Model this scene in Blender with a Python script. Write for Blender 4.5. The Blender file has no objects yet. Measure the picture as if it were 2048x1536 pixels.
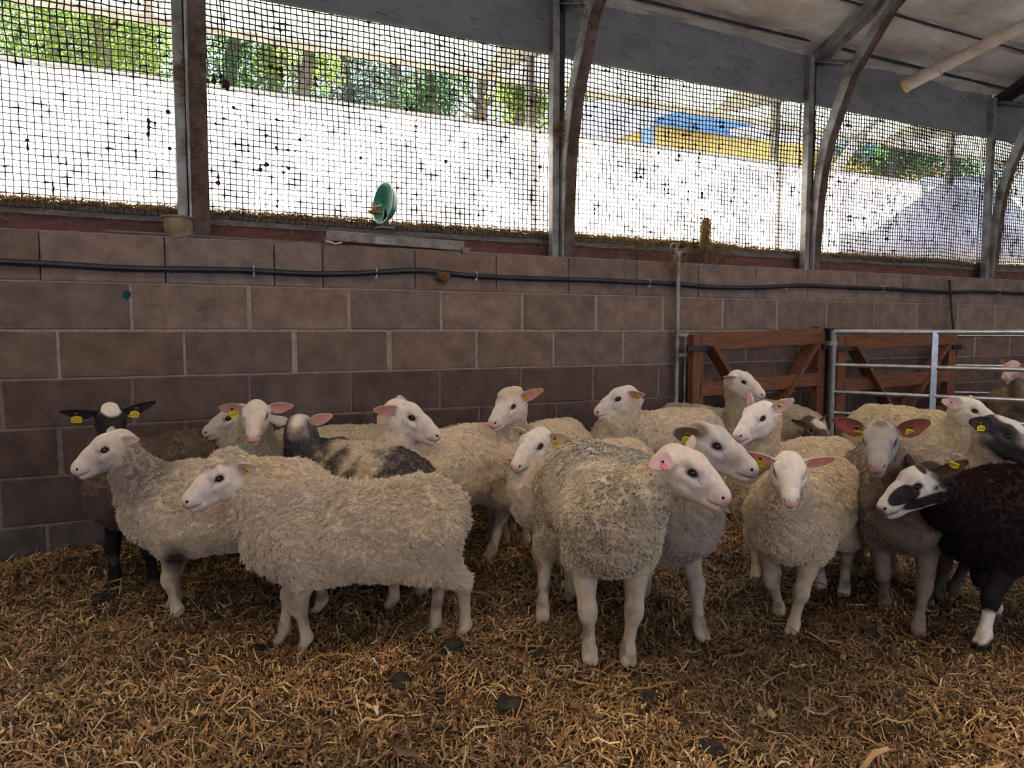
import bpy, math, time
import numpy as np
from mathutils import Vector, Matrix
T0 = time.time()
rng = np.random.default_rng(7)
sc = bpy.context.scene
COL = sc.collection

# ------------------------------------------------------------------ camera
F, CXP, CYP = 1440.0, 1024.0, 768.0
PITCH = math.atan(107/1440.0)
YAW = math.atan2(.4368, .8996)
CAM = np.array([0.0, -3.468, 0.935])
FW = np.array([math.sin(YAW)*math.cos(PITCH), math.cos(YAW)*math.cos(PITCH), -math.sin(PITCH)])
RT = np.array([math.cos(YAW), -math.sin(YAW), 0.0])
UP = np.cross(RT, FW)
cam_d = bpy.data.cameras.new('camera'); cam = bpy.data.objects.new('camera', cam_d); COL.objects.link(cam)
cam_d.sensor_width = 36; cam_d.lens = F/2048*36; cam_d.clip_start = .05; cam_d.clip_end = 400
R3 = np.stack([RT, UP, -FW], 1)
cam.matrix_world = Matrix([[*R3[0], CAM[0]], [*R3[1], CAM[1]], [*R3[2], CAM[2]], [0, 0, 0, 1]])
sc.camera = cam

# ------------------------------------------------------------------ world, sun, exposure
sc.view_settings.view_transform = 'Standard'; sc.view_settings.look = 'None'
sc.view_settings.gamma = 1.0; sc.view_settings.use_curve_mapping = False
sc.view_settings.exposure = .80
w = bpy.data.worlds.new('sky'); sc.world = w; w.use_nodes = True
nt = w.node_tree; nt.nodes.clear()
wo = nt.nodes.new('ShaderNodeOutputWorld'); bg = nt.nodes.new('ShaderNodeBackground')
tc = nt.nodes.new('ShaderNodeTexCoord'); nz = nt.nodes.new('ShaderNodeTexNoise')
nz.inputs['Scale'].default_value = 5.0; nz.inputs['Detail'].default_value = 5
rmp = nt.nodes.new('ShaderNodeValToRGB')
rmp.color_ramp.elements[0].position = .38; rmp.color_ramp.elements[0].color = (.36, .52, .86, 1)
rmp.color_ramp.elements[1].position = .6; rmp.color_ramp.elements[1].color = (1, .97, .93, 1)
nt.links.new(tc.outputs['Generated'], nz.inputs['Vector']); nt.links.new(nz.outputs['Fac'], rmp.inputs['Fac'])
nt.links.new(rmp.outputs['Color'], bg.inputs['Color']); bg.inputs['Strength'].default_value = 1.4
nt.links.new(bg.outputs['Background'], wo.inputs['Surface'])
sun_d = bpy.data.lights.new('sun', 'SUN'); sun = bpy.data.objects.new('sun', sun_d); COL.objects.link(sun)
sun_d.energy = 31.0; sun_d.angle = math.radians(.6); sun_d.color = (1, .95, .88)
SUND = Vector((-.12, -1.0, -.70)).normalized()          # travelling direction
sun.rotation_euler = SUND.to_track_quat('-Z', 'Y').to_euler(); sun.location = (3, 12, 12)
try:
    sc.cycles.use_denoising = True
    sc.cycles.max_bounces = 7; sc.cycles.diffuse_bounces = 4; sc.cycles.glossy_bounces = 2
    sc.cycles.transmission_bounces = 4; sc.cycles.sample_clamp_indirect = 12
    sc.cycles.denoising_prefilter = "FAST"; sc.cycles.use_auto_tile = True; sc.cycles.tile_size = 512
except Exception: pass
try: sc.cycles.debug_use_compact_bvh = True
except Exception: pass

def ray(x, y): return FW + RT*(x-CXP)/F - UP*(y-CYP)/F
def on_ground(x, y, z=0.0): r = ray(x, y); return CAM + r*(z-CAM[2])/r[2]
def on_wall(x, y, Y=0.0): r = ray(x, y); return CAM + r*(Y-CAM[1])/r[1]
def at_depth(x, y, d): return CAM + ray(x, y)*d

# ------------------------------------------------------------------ noise, mesh helpers
_tab = np.random.default_rng(3).random((32, 32, 32)).astype(np.float32)
def vnoise(p, f=1.0, s=0.0):
    q = np.asarray(p)*f + s*7.31 + 100
    i = np.floor(q).astype(int); t = q-i; t = t*t*(3-2*t); i &= 31; j = (i+1) & 31
    x0, y0, z0 = i[..., 0], i[..., 1], i[..., 2]; x1, y1, z1 = j[..., 0], j[..., 1], j[..., 2]
    tx, ty, tz = t[..., 0], t[..., 1], t[..., 2]
    a = _tab[x0, y0, z0]*(1-tx)+_tab[x1, y0, z0]*tx; b = _tab[x0, y1, z0]*(1-tx)+_tab[x1, y1, z0]*tx
    c = _tab[x0, y0, z1]*(1-tx)+_tab[x1, y0, z1]*tx; d = _tab[x0, y1, z1]*(1-tx)+_tab[x1, y1, z1]*tx
    return ((a*(1-ty)+b*ty)*(1-tz)+(c*(1-ty)+d*ty)*tz)

def mesh_np(name, V, Q, mat=None, cols=None, smooth=False, parent=None, tris=False):
    V = np.asarray(V, dtype=np.float32); Q = np.asarray(Q, dtype=np.int32)
    me = bpy.data.meshes.new(name); n = Q.shape[1]
    me.vertices.add(len(V)); me.vertices.foreach_set('co', V.ravel())
    me.loops.add(Q.size); me.loops.foreach_set('vertex_index', Q.ravel())
    me.polygons.add(len(Q)); me.polygons.foreach_set('loop_start', np.arange(0, Q.size, n, dtype=np.int32))
    if smooth: me.polygons.foreach_set('use_smooth', np.ones(len(Q), dtype=bool))
    me.update(calc_edges=True)
    if cols is not None:
        a = me.attributes.new('col', 'FLOAT_COLOR', 'POINT')
        c = np.ones((len(V), 4), np.float32); c[:, :3] = cols; a.data.foreach_set('color', c.ravel())
    o = bpy.data.objects.new(name, me); COL.objects.link(o)
    if mat: me.materials.append(mat)
    if parent: o.parent = parent
    return o

class MB:                                                # collects shapes into one mesh
    def __init__(s): s.v = []; s.f = []; s.c = []; s.n = 0; s.col = None
    def add(s, v, f):
        v = np.asarray(v, float).reshape(-1, 3); s.v.append(v); s.f += [[i+s.n for i in q] for q in f]; s.n += len(v)
        if s.col is not None: s.c.append(np.tile(s.col, (len(v), 1)))
        return s
    def box(s, lo, hi, M=None):
        x0, y0, z0 = lo; x1, y1, z1 = hi
        v = np.array([[x0,y0,z0],[x1,y0,z0],[x1,y1,z0],[x0,y1,z0],[x0,y0,z1],[x1,y0,z1],[x1,y1,z1],[x0,y1,z1]], float)
        if M is not None: v = v @ np.array(M)[:3, :3].T + np.array(M)[:3, 3]
        return s.add(v, [[0,3,2,1],[4,5,6,7],[0,1,5,4],[1,2,6,5],[2,3,7,6],[3,0,4,7]])
    def bar(s, a, b, w, h, upv=(0, 0, 1)):               # rectangular bar from a to b
        a = np.array(a, float); b = np.array(b, float); d = b-a; d /= np.linalg.norm(d)
        u = np.cross(d, upv); u /= np.linalg.norm(u); n = np.cross(u, d)
        v = [p+su*u*w/2+sn*n*h/2 for p in (a, b) for su, sn in ((-1,-1),(1,-1),(1,1),(-1,1))]
        return s.add(v, [[3,2,1,0],[4,5,6,7],[0,1,5,4],[1,2,6,5],[2,3,7,6],[3,0,4,7]])
    def tube(s, pts, r, n=10, cap=True):
        pts = np.array(pts, float); r = np.broadcast_to(r, (len(pts),)); V = []
        t = np.gradient(pts, axis=0); t /= np.linalg.norm(t, axis=1)[:, None]+1e-9
        ref = np.array([0, 0, 1.]) if abs(t[0][2]) < .9 else np.array([1., 0, 0])
        for p, d, q in zip(pts, t, r):
            u = np.cross(d, ref); u /= np.linalg.norm(u)+1e-9; w_ = np.cross(d, u)
            for k in range(n):
                a = 2*math.pi*k/n; V.append(p+q*(math.cos(a)*u+math.sin(a)*w_))
        m = len(pts); f = [[i*n+k, i*n+(k+1) % n, (i+1)*n+(k+1) % n, (i+1)*n+k] for i in range(m-1) for k in range(n)]
        if cap: f += [list(range(n))[::-1], [(m-1)*n+k for k in range(n)]]
        return s.add(V, f)
    def lathe(s, c, prof, n=28, ax=(0, 0, 1), sx=1.0):      # prof: (radius, height)
        ax = Vector(ax).normalized(); q = Vector((0, 0, 1)).rotation_difference(ax).to_matrix(); q = np.array(q)
        V = []
        for r, h in prof:
            for k in range(n):
                a = 2*math.pi*k/n; V.append(np.array(c)+q @ np.array([r*math.cos(a)*sx, r*math.sin(a), h]))
        m = len(prof); f = [[i*n+k, i*n+(k+1) % n, (i+1)*n+(k+1) % n, (i+1)*n+k] for i in range(m-1) for k in range(n)]
        return s.add(V, f)
    def prism(s, poly, off):                             # polygon in space extruded by a vector
        n = len(poly); p = np.array(poly, float); v = np.vstack([p, p+np.array(off)])
        return s.add(v, [list(range(n))[::-1], [n+i for i in range(n)]]+[[i, (i+1) % n, n+(i+1) % n, n+i] for i in range(n)])
    def build(s, name, mat, parent=None, smooth=False, bevel=0):
        me = bpy.data.meshes.new(name); me.from_pydata(np.vstack(s.v).tolist(), [], s.f); me.materials.append(mat)
        if s.c:
            a = me.attributes.new('col', 'FLOAT_COLOR', 'POINT'); c = np.ones((s.n, 4), np.float32); c[:, :3] = np.vstack(s.c)
            a.data.foreach_set('color', c.ravel())
        o = bpy.data.objects.new(name, me); COL.objects.link(o)
        if smooth:
            me.polygons.foreach_set('use_smooth', [True]*len(me.polygons)); me.set_sharp_from_angle(angle=math.radians(40))
        if bevel:
            m = o.modifiers.new('bevel', 'BEVEL'); m.width = bevel; m.segments = 2; m.limit_method = 'ANGLE'
        if parent: o.parent = parent; o.matrix_parent_inverse = Matrix.Translation(parent.location).inverted()
        return o

def segs(P0, P1, r0, r1, n=4):                           # many straight tubes at once -> verts, quads
    P0 = np.asarray(P0); P1 = np.asarray(P1); d = P1-P0; d = d/(np.linalg.norm(d, axis=1)[:, None]+1e-9)
    ref = np.where(np.abs(d[:, 2:3]) < .9, [[0, 0, 1.]], [[1., 0, 0]])
    u = np.cross(d, ref); u /= np.linalg.norm(u, axis=1)[:, None]; v = np.cross(d, u)
    a = 2*np.pi*(np.arange(n)+.5)/n; ca, sa = np.cos(a)[None, :, None], np.sin(a)[None, :, None]
    ring = u[:, None]*ca+v[:, None]*sa
    V = np.concatenate([P0[:, None]+ring*np.reshape(r0, (-1, 1, 1)), P1[:, None]+ring*np.reshape(r1, (-1, 1, 1))], 1)
    k = np.arange(n); q = np.stack([k, (k+1) % n, n+(k+1) % n, n+k], 1)
    Q = (np.arange(len(P0))*2*n)[:, None, None]+q[None]
    return V.reshape(-1, 3), Q.reshape(-1, 4)

def tag(o, label=None, cat=None, group=None, kind=None):
    if label: o['label'] = label
    if cat: o['category'] = cat
    if group: o['group'] = group
    if kind: o['kind'] = kind
    return o
def empty(name, loc, label, cat, group=None):
    o = bpy.data.objects.new(name, None); COL.objects.link(o); o.location = tuple(float(v) for v in loc); o.empty_display_size = .1
    bpy.context.view_layer.update()
    return tag(o, label, cat, group)

# ------------------------------------------------------------------ materials
class N:
    def __init__(s, name):
        s.m = bpy.data.materials.new(name); s.m.use_nodes = True; s.t = s.m.node_tree; s.t.nodes.clear()
        s.out = s.t.nodes.new('ShaderNodeOutputMaterial')
    def n(s, typ, **kw):
        x = s.t.nodes.new('ShaderNode'+typ)
        for k, v in kw.items():
            if k in x.inputs: x.inputs[k].default_value = v
            else: setattr(x, k, v)
        return x
    def l(s, a, b): s.t.links.new(a, b)
def srgb(r, g, b): return tuple(((c/255)/12.92 if c/255 <= .04045 else ((c/255+.055)/1.055)**2.4) for c in (r, g, b))
def mat(name, col, rough=.8, metal=0, var=.25, scale=8, bump=.0, bscale=60, attr=None, col2=None, spec=.3, transl=0, stretch=None, lo=.35, hi=.65, sheen=0):
    k = N(name); t = k.n('TexCoord'); src = t.outputs['Object']
    if stretch:
        mp = k.n('Mapping'); mp.inputs['Scale'].default_value = stretch; k.l(src, mp.inputs['Vector']); src = mp.outputs['Vector']
    nz = k.n('TexNoise', Scale=scale, Detail=6.0, Roughness=.65); k.l(src, nz.inputs['Vector'])
    mr = k.n('MapRange'); mr.inputs['From Min'].default_value = lo; mr.inputs['From Max'].default_value = hi; k.l(nz.outputs['Fac'], mr.inputs['Value'])
    mx = k.n('Mix', data_type='RGBA'); k.l(mr.outputs['Result'], mx.inputs['Factor'])
    c2 = col2 if col2 is not None else tuple(c*(1-var) for c in col)
    c1 = col if col2 is not None else tuple(min(1, c*(1+var*.6)) for c in col)
    mx.inputs[6].default_value = (*c2, 1); mx.inputs[7].default_value = (*c1, 1); colout = mx.outputs[2]
    if attr:
        at = k.n('Attribute', attribute_name=attr); mm = k.n('Mix', data_type='RGBA', blend_type='MULTIPLY'); mm.inputs['Factor'].default_value = 1
        k.l(colout, mm.inputs[6]); k.l(at.outputs['Color'], mm.inputs[7]); colout = mm.outputs[2]
    b = k.n('BsdfPrincipled', Roughness=rough, Metallic=metal); b.inputs['Specular IOR Level'].default_value = spec
    if sheen: b.inputs['Sheen Weight'].default_value = sheen
    k.l(colout, b.inputs['Base Color'])
    if bump:
        n2 = k.n('TexNoise', Scale=bscale, Detail=5.0); k.l(src, n2.inputs['Vector'])
        bp = k.n('Bump', Strength=min(1, bump)); bp.inputs['Distance'].default_value = .01; k.l(n2.outputs['Fac'], bp.inputs['Height']); k.l(bp.outputs['Normal'], b.inputs['Normal'])
    if transl:
        tr = k.n('BsdfTranslucent'); k.l(colout, tr.inputs['Color']); ms = k.n('MixShader'); ms.inputs[0].default_value = transl
        k.l(b.outputs[0], ms.inputs[1]); k.l(tr.outputs[0], ms.inputs[2]); k.l(ms.outputs[0], k.out.inputs['Surface'])
    else: k.l(b.outputs[0], k.out.inputs['Surface'])
    return k.m

M = {}
M['block'] = mat('concrete_block', (.25, .183, .155), .92, scale=9, var=.5, bump=.8, bscale=160, attr='col', lo=.25, hi=.75)
M['mortar'] = mat('mortar', (.40, .31, .27), .95, scale=30, var=.3, bump=.9, bscale=120)
M['lower_mortar'] = mat('lower_mortar', (.27, .20, .165), .95, scale=18, col2=(.15, .11, .095), bump=.9, bscale=120)
M['litter'] = mat('litter_base', (.105, .058, .026), .95, scale=14, col2=(.03, .018, .01), bump=1, bscale=45)
M['straw'] = mat('straw', (.84, .84, .84), .38, scale=6, var=.25, attr='col', spec=.6, transl=.2)
M['steel'] = mat('dirty_galvanised_steel', (.36, .36, .35), .55, metal=.35, scale=9, col2=(.13, .095, .07), lo=.3, hi=.6, bump=.2)
M['rust'] = mat('dirt_covered_steel', (.19, .125, .10), .85, scale=14, col2=(.07, .05, .04), bump=.6, bscale=50)
M['darksteel'] = mat('dark_steel', (.05, .045, .05), .6, metal=.3, scale=9, var=.4)
M['galv'] = mat('bright_galvanised_tube', (.62, .62, .66), .32, metal=.85, scale=20, var=.25, spec=.5)
M['fascia'] = mat('grey_metal_fascia', (.20, .20, .20), .6, scale=5, col2=(.13, .12, .12), stretch=(1, 1, 2), lo=.2, hi=.6)
M['ceil'] = mat('insulation_foil', (.74, .70, .62), .42, scale=1.7, col2=(.42, .34, .26), bump=.9, bscale=22, stretch=(1, 2.2, 2.2), spec=.6)
M['net'] = mat('netting_wire', (.055, .045, .05), .9, scale=30, var=.3)
M['dirt'] = mat('cobweb_dirt', (.05, .035, .03), 1, scale=40, var=.4)
M['tarp'] = mat('white_tarp', (.88, .84, .82), .7, scale=2.2, var=.05, transl=.55, spec=.1)
M['redboard'] = mat('red_board', (.215, .085, .075), .9, scale=12, col2=(.11, .055, .05), stretch=(1, 1, 5), bump=.3)
M['greyboard'] = mat('grey_board', (.19, .165, .15), .9, scale=18, var=.4, stretch=(.5, 1, 4), bump=.4)
M['hay'] = mat('old_hay', (.42, .26, .09), .9, scale=30, var=.4, attr='col')
M['hose'] = mat('black_hose', (.022, .021, .028), .42, scale=9, var=.4, spec=.5)
M['wood'] = mat('orange_stained_wood', (.25, .105, .055), .75, scale=7, col2=(.13, .055, .033), stretch=(1.2, 8, 8), bump=.5, bscale=30)
M['woodv'] = mat('orange_stained_wood_upright', (.25, .105, .055), .75, scale=7, col2=(.13, .055, .033), stretch=(8, 8, 1.2), bump=.5, bscale=30)
M['pvc'] = mat('pvc_pipe', (.56, .47, .40), .5, scale=8, col2=(.36, .27, .21), lo=.3, hi=.55)
M['green'] = mat('green_enamel', (.03, .25, .17), .35, scale=10, col2=(.16, .15, .08), lo=.25, hi=.5, spec=.5, attr='col')
M['bucket'] = mat('dusty_bucket', (.36, .27, .17), .9, scale=16, col2=(.17, .12, .08), bump=.4)
M['fixture'] = mat('dusty_grey_fixture', (.31, .29, .27), .7, scale=14, col2=(.16, .13, .11), bump=.2)
M['brass'] = mat('old_brass', (.35, .2, .08), .5, metal=.6, scale=20, var=.4)
M['paint'] = mat('blue_paint', (.012, .06, .085), .9, scale=60, var=.5)
M['lint'] = mat('white_lint', (.7, .66, .6), .9)
M['grass'] = mat('grass_outside', (.22, .21, .18), .95, scale=2, var=.3)
M['trunk'] = mat('bark', (.17, .145, .12), .95, scale=6, var=.4, bump=.5, bscale=20, stretch=(3, 3, .6))
M['eave'] = mat('eave_panel', (.66, .70, .62), .6, scale=4, var=.12, transl=.55)
M['eavewood'] = mat('eave_bracket', (.55, .50, .42), .8, scale=8, var=.3, transl=.2)
M['ywall'] = mat('ochre_render', (.72, .50, .16), .9, scale=5, var=.12)
M['whiteroof'] = mat('pale_roofing', (.62, .64, .68), .6, scale=4, var=.12)
M['blueroof'] = mat('blue_roofing', (.10, .26, .55), .5, scale=4, var=.2)
M['pane'] = mat('blue_shutter', (.25, .42, .62), .4, scale=4, var=.1)
M['board'] = mat('shadow_sheet', (.62, .68, .80), .6, scale=4, var=.1, transl=.42)
# leaves with per-leaf colour and translucency
def leafmat():
    k = N('leaves'); at = k.n('Attribute', attribute_name='col'); b = k.n('BsdfPrincipled', Roughness=.5); tr = k.n('BsdfTranslucent')
    k.l(at.outputs['Color'], b.inputs['Base Color']); k.l(at.outputs['Color'], tr.inputs['Color']); ms = k.n('MixShader'); ms.inputs[0].default_value = .55
    k.l(b.outputs[0], ms.inputs[1]); k.l(tr.outputs[0], ms.inputs[2]); k.l(ms.outputs[0], k.out.inputs['Surface']); return k.m
M['leaf'] = leafmat()
def skinmat():                                            # short-haired skin: colour attribute + fine hair bump
    k = N('short_haired_skin'); at = k.n('Attribute', attribute_name='col'); t = k.n('TexCoord')
    nz = k.n('TexNoise', Scale=55.0, Detail=4.0); k.l(t.outputs['Object'], nz.inputs['Vector'])
    mr = k.n('MapRange'); mr.inputs['To Min'].default_value = .68; mr.inputs['To Max'].default_value = 1.2; k.l(nz.outputs['Fac'], mr.inputs['Value'])
    vm = k.n('VectorMath', operation='SCALE'); k.l(at.outputs['Color'], vm.inputs[0]); k.l(mr.outputs['Result'], vm.inputs['Scale'])
    b = k.n('BsdfPrincipled', Roughness=.75); b.inputs['Specular IOR Level'].default_value = .12
    k.l(vm.outputs['Vector'], b.inputs['Base Color'])
    mp = k.n('Mapping'); mp.inputs['Scale'].default_value = (1, 1, .35); k.l(t.outputs['Object'], mp.inputs['Vector'])
    n2 = k.n('TexNoise', Scale=330.0, Detail=3.0); k.l(mp.outputs['Vector'], n2.inputs['Vector'])
    bp = k.n('Bump', Strength=.5); bp.inputs['Distance'].default_value = .004; k.l(n2.outputs['Fac'], bp.inputs['Height']); k.l(bp.outputs['Normal'], b.inputs['Normal'])
    tr = k.n('BsdfTranslucent'); k.l(vm.outputs['Vector'], tr.inputs['Color']); ea = k.n('Attribute', attribute_name='thin')
    ms = k.n('MixShader'); k.l(ea.outputs['Fac'], ms.inputs[0]); k.l(b.outputs[0], ms.inputs[1]); k.l(tr.outputs[0], ms.inputs[2])
    k.l(ms.outputs[0], k.out.inputs['Surface']); return k.m
M['skin'] = skinmat()
def woolmat():
    k = N('wool'); at = k.n('Attribute', attribute_name='col')
    b = k.n('BsdfDiffuse', Roughness=.6); tr = k.n('BsdfTranslucent'); ms = k.n('MixShader'); ms.inputs[0].default_value = .3
    k.l(at.outputs['Color'], b.inputs['Color']); k.l(at.outputs['Color'], tr.inputs['Color'])
    k.l(b.outputs[0], ms.inputs[1]); k.l(tr.outputs[0], ms.inputs[2]); k.l(ms.outputs[0], k.out.inputs['Surface']); return k.m
M['wool'] = woolmat()
M['eye'] = mat('dark_eye', (.018, .010, .008), .08, scale=30, var=.3, spec=.7)
M['tagy'] = mat('yellow_plastic', (.78, .62, .03), .45, scale=30, var=.15)
M['tagk'] = mat('black_stud', (.02, .02, .02), .5)
M['tagp'] = mat('pink_plastic', (.75, .2, .25), .45)

M['slope_fill'] = mat('added_slope_fill', (.85, .80, .72), .6, scale=3, var=.08, transl=.06)
M['ridge'] = mat('added_ridge_fill', (.96, .90, .80), .6, scale=3, var=.04, transl=.60)

M['chaff'] = mat('chaff', (.22, .14, .06), .8, scale=40, var=.7)

# ================================================================== THE BARN
WT = 1.335                                               # height of the block wall
X0, X1 = -5.0, 11.0
# ---- block wall
PIT = .468
known = {0: [-.432, .023, .474, .693, 1.147, 1.593, 2.03, 2.486, 2.942, 3.402, 3.86, 4.329, 4.808, 5.27, 5.764],
         1: [-.113, .358, .818, 1.282, 1.747, 2.211, 2.683, 3.14, 3.598, 4.055],
         2: [-.382, .088, .549, 1.018, 1.478, 1.941, 2.401], 3: [-.585, -.118, .354, .816, 1.274, 1.741, 2.193],
         4: [-.397, .087], 5: [-.606, -.118], 6: [-.453, .03]}
bw = MB(); cw = MB()
for r in range(8):
    js = sorted(known.get(r, [-.5])); 
    while js[0] > X0: js.insert(0, js[0]-PIT)
    while js[-1] < X1: js.append(js[-1]+PIT)
    zt = WT-.2*r; zb = max(zt-.2, -.05)
    if zt <= -.04: break
    for a, b in zip(js[:-1], js[1:]):
        g = .0022 if r == 0 else .0055+.005*rng.random()**2; gz = .004 if r == 0 else .0055
        if rng.random() < .12 and r: g *= 2
        t = .86+.3*rng.random(); k = 1+(rng.random()-.5)*.12
        # courses tinted one by one, darker towards the bottom, the lowest grey-blue
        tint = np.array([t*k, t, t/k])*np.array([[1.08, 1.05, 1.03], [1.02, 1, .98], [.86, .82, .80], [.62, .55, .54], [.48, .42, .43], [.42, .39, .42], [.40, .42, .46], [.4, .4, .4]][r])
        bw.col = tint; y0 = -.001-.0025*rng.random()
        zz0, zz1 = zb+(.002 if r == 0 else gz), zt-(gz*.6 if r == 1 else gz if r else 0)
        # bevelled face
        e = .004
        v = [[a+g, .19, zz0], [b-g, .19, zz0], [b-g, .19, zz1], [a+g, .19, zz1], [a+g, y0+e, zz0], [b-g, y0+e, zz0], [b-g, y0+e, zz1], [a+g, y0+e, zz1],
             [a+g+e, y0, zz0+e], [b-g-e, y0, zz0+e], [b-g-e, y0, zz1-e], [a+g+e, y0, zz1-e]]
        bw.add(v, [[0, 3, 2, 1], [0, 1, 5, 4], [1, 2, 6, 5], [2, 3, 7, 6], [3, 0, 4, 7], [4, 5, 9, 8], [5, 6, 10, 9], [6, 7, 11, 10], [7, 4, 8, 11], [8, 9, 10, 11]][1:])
wall = bw.build('wall_back', M['block']); tag(wall, kind='structure', label='wall of large grey-brown concrete blocks behind the flock')
MB().box((X0, .003, -.1), (X1, .185, .735)).build('mortar', M['lower_mortar'], wall)  # darker mortar for the lower courses
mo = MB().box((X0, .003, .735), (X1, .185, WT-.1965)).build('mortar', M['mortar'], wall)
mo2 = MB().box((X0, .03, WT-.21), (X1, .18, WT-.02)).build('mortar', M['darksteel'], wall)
# crumbly pale edge along the wall top
V = []; 
xs = np.arange(-1.5, 7.5, .012); P = np.stack([xs, np.full_like(xs, .004), WT+.001+.002*vnoise(np.stack([xs*30, xs*0, xs*0], 1))], 1)
vv, qq = segs(P[:-1], P[1:], .0015+.002*rng.random(len(xs)-1), .0015+.002*rng.random(len(xs)-1))
mesh_np('pale_edge', vv, qq, M['mortar'], parent=wall)

# ---- straw-littered floor
def gh(x, y):                                            # height of the trampled litter
    p = np.stack([x, y, np.zeros_like(x)], -1)
    return .05*(vnoise(p, 2.2)-.5)+.035*(vnoise(p, 7, 1)-.5)+.022*(vnoise(p, 19, 2)-.5)-.012
gx = np.concatenate([np.arange(-4, -2, .1), np.arange(-2, 4.6, .022), np.arange(4.6, 11, .1)]); gy = np.concatenate([np.arange(-9, -3.2, .1), np.arange(-3.2, .02, .022)])
GX, GY = np.meshgrid(gx, gy, indexing='ij'); GZ = gh(GX, GY)
nx, ny = GX.shape; idx = np.arange(nx*ny).reshape(nx, ny)
Q = np.stack([idx[:-1, :-1], idx[1:, :-1], idx[1:, 1:], idx[:-1, 1:]], -1).reshape(-1, 4)
floor = mesh_np('floor', np.stack([GX, GY, GZ], -1).reshape(-1, 3), Q, M['litter'], smooth=True); tag(floor, kind='structure', label='trampled brown litter floor of the pen')
# loose straw: bent three-sided stalks, denser near the camera
def straw(n, dmin, dmax, lmin, lmax, wr, seed, lift=.0, span=2300):
    r = np.random.default_rng(seed)
    d = np.sqrt(r.random(n)*(dmax**2-dmin**2)+dmin**2); px = (r.random(n)-.5)*span/1440
    fwd = np.array([math.sin(YAW), math.cos(YAW)]); rt = RT[:2]
    xy = CAM[:2]+d[:, None]*fwd+(px*d)[:, None]*rt
    xy = xy[xy[:, 1] < -.02]; n = len(xy)
    L = lmin+(lmax-lmin)*r.random(n)**2.2; a = r.random(n)*2*np.pi; bend = (r.random(n)-.5)*1.0; til = (r.random(n)-.5)*.7
    W = wr*(.5+r.random(n)*1.0)
    big = r.random(n) < .06; W = np.where(big, W*2.0, W)
    pts = []; A = a-bend/2
    pos = np.zeros((n, 3)); pos[:, :2] = xy-.5*L[:, None]*np.stack([np.cos(a), np.sin(a)], 1)
    for k in range(4):
        if k: 
            pos = pos.copy(); pos[:, 0] += np.cos(A)*L/3; pos[:, 1] += np.sin(A)*L/3; A = A+bend/3
        q = pos.copy(); q[:, 2] = gh(q[:, 0], q[:, 1])*.75+.25*gh(xy[:, 0], xy[:, 1])+.003+lift*r.random(n)**2+np.abs(til)*L*(k/3 if True else 0)*(til > 0)
        pts.append(q)
    P = np.stack(pts, 1)
    d_ = P[:, 1:]-P[:, :-1]; d_ = np.concatenate([d_, d_[:, -1:]], 1); s = np.stack([-d_[..., 1], d_[..., 0], 0*d_[..., 0]], -1); s /= np.linalg.norm(s, axis=-1, keepdims=True)+1e-9
    tw = (r.random(n)-.5)[:, None, None]*1.4
    up = np.array([0, 0, 1.])
    ww = W[:, None, None]*np.array([.8, 1, 1, .7])[None, :, None]
    a1 = P+s*ww*np.cos(tw)+up*ww*np.sin(tw); a2 = P-s*ww*np.cos(tw)-up*ww*np.sin(tw); a3 = P+up*ww*.7
    V = np.stack([a1, a3, a2], 2).reshape(n, 12, 3)
    q = []
    for k in range(3):
        b = k*3
        for i in (0, 1): q.append([b+i, b+(i+1) % 3, b+3+(i+1) % 3, b+3+i])   # the underside lies on the litter
    Q = (np.arange(n)*12)[:, None, None]+np.array(q)[None]
    pal = np.array([[.58, .35, .145], [.44, .225, .085], [.27, .13, .052], [.12, .06, .028], [.74, .49, .24], [.88, .68, .40], [.35, .17, .065]])
    pr = np.array([.19, .19, .19, .17, .12, .045, .095]); c = pal[r.choice(7, n, p=pr)]*(.75+.5*r.random((n, 1)))
    # patches of darker, damper litter
    dm = vnoise(np.stack([xy[:, 0], xy[:, 1], 0*xy[:, 0]], 1), 1.7, 5); c = c*(.42+1.05*np.clip(dm*1.5-.25, 0, 1))[:, None]
    return V.reshape(-1, 3), Q.reshape(-1, 4), np.repeat(c, 12, 0)
parts = [straw(30000, 1.4, 2.3, .010, .060, .0017, 1, .016), straw(34000, 2.2, 3.4, .012, .066, .0021, 2, .018), straw(22000, 3.3, 5.6, .02, .08, .0027, 3, .02), straw(1500, 1.45, 3.2, .07, .15, .0022, 4, .03), straw(22000, .3, 7.5, .02, .09, .0034, 5, .02, 5200)]
o = 0; VV = []; QQ = []; CC = []
for v, q, c in parts: VV.append(v); QQ.append(q+o); CC.append(c); o += len(v)
st = mesh_np('straw_litter', np.vstack(VV), np.vstack(QQ), M['straw'], np.vstack(CC)); tag(st, 'loose golden straw scattered over the pen floor', 'straw', kind='stuff')
del VV, QQ, CC, parts
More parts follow.
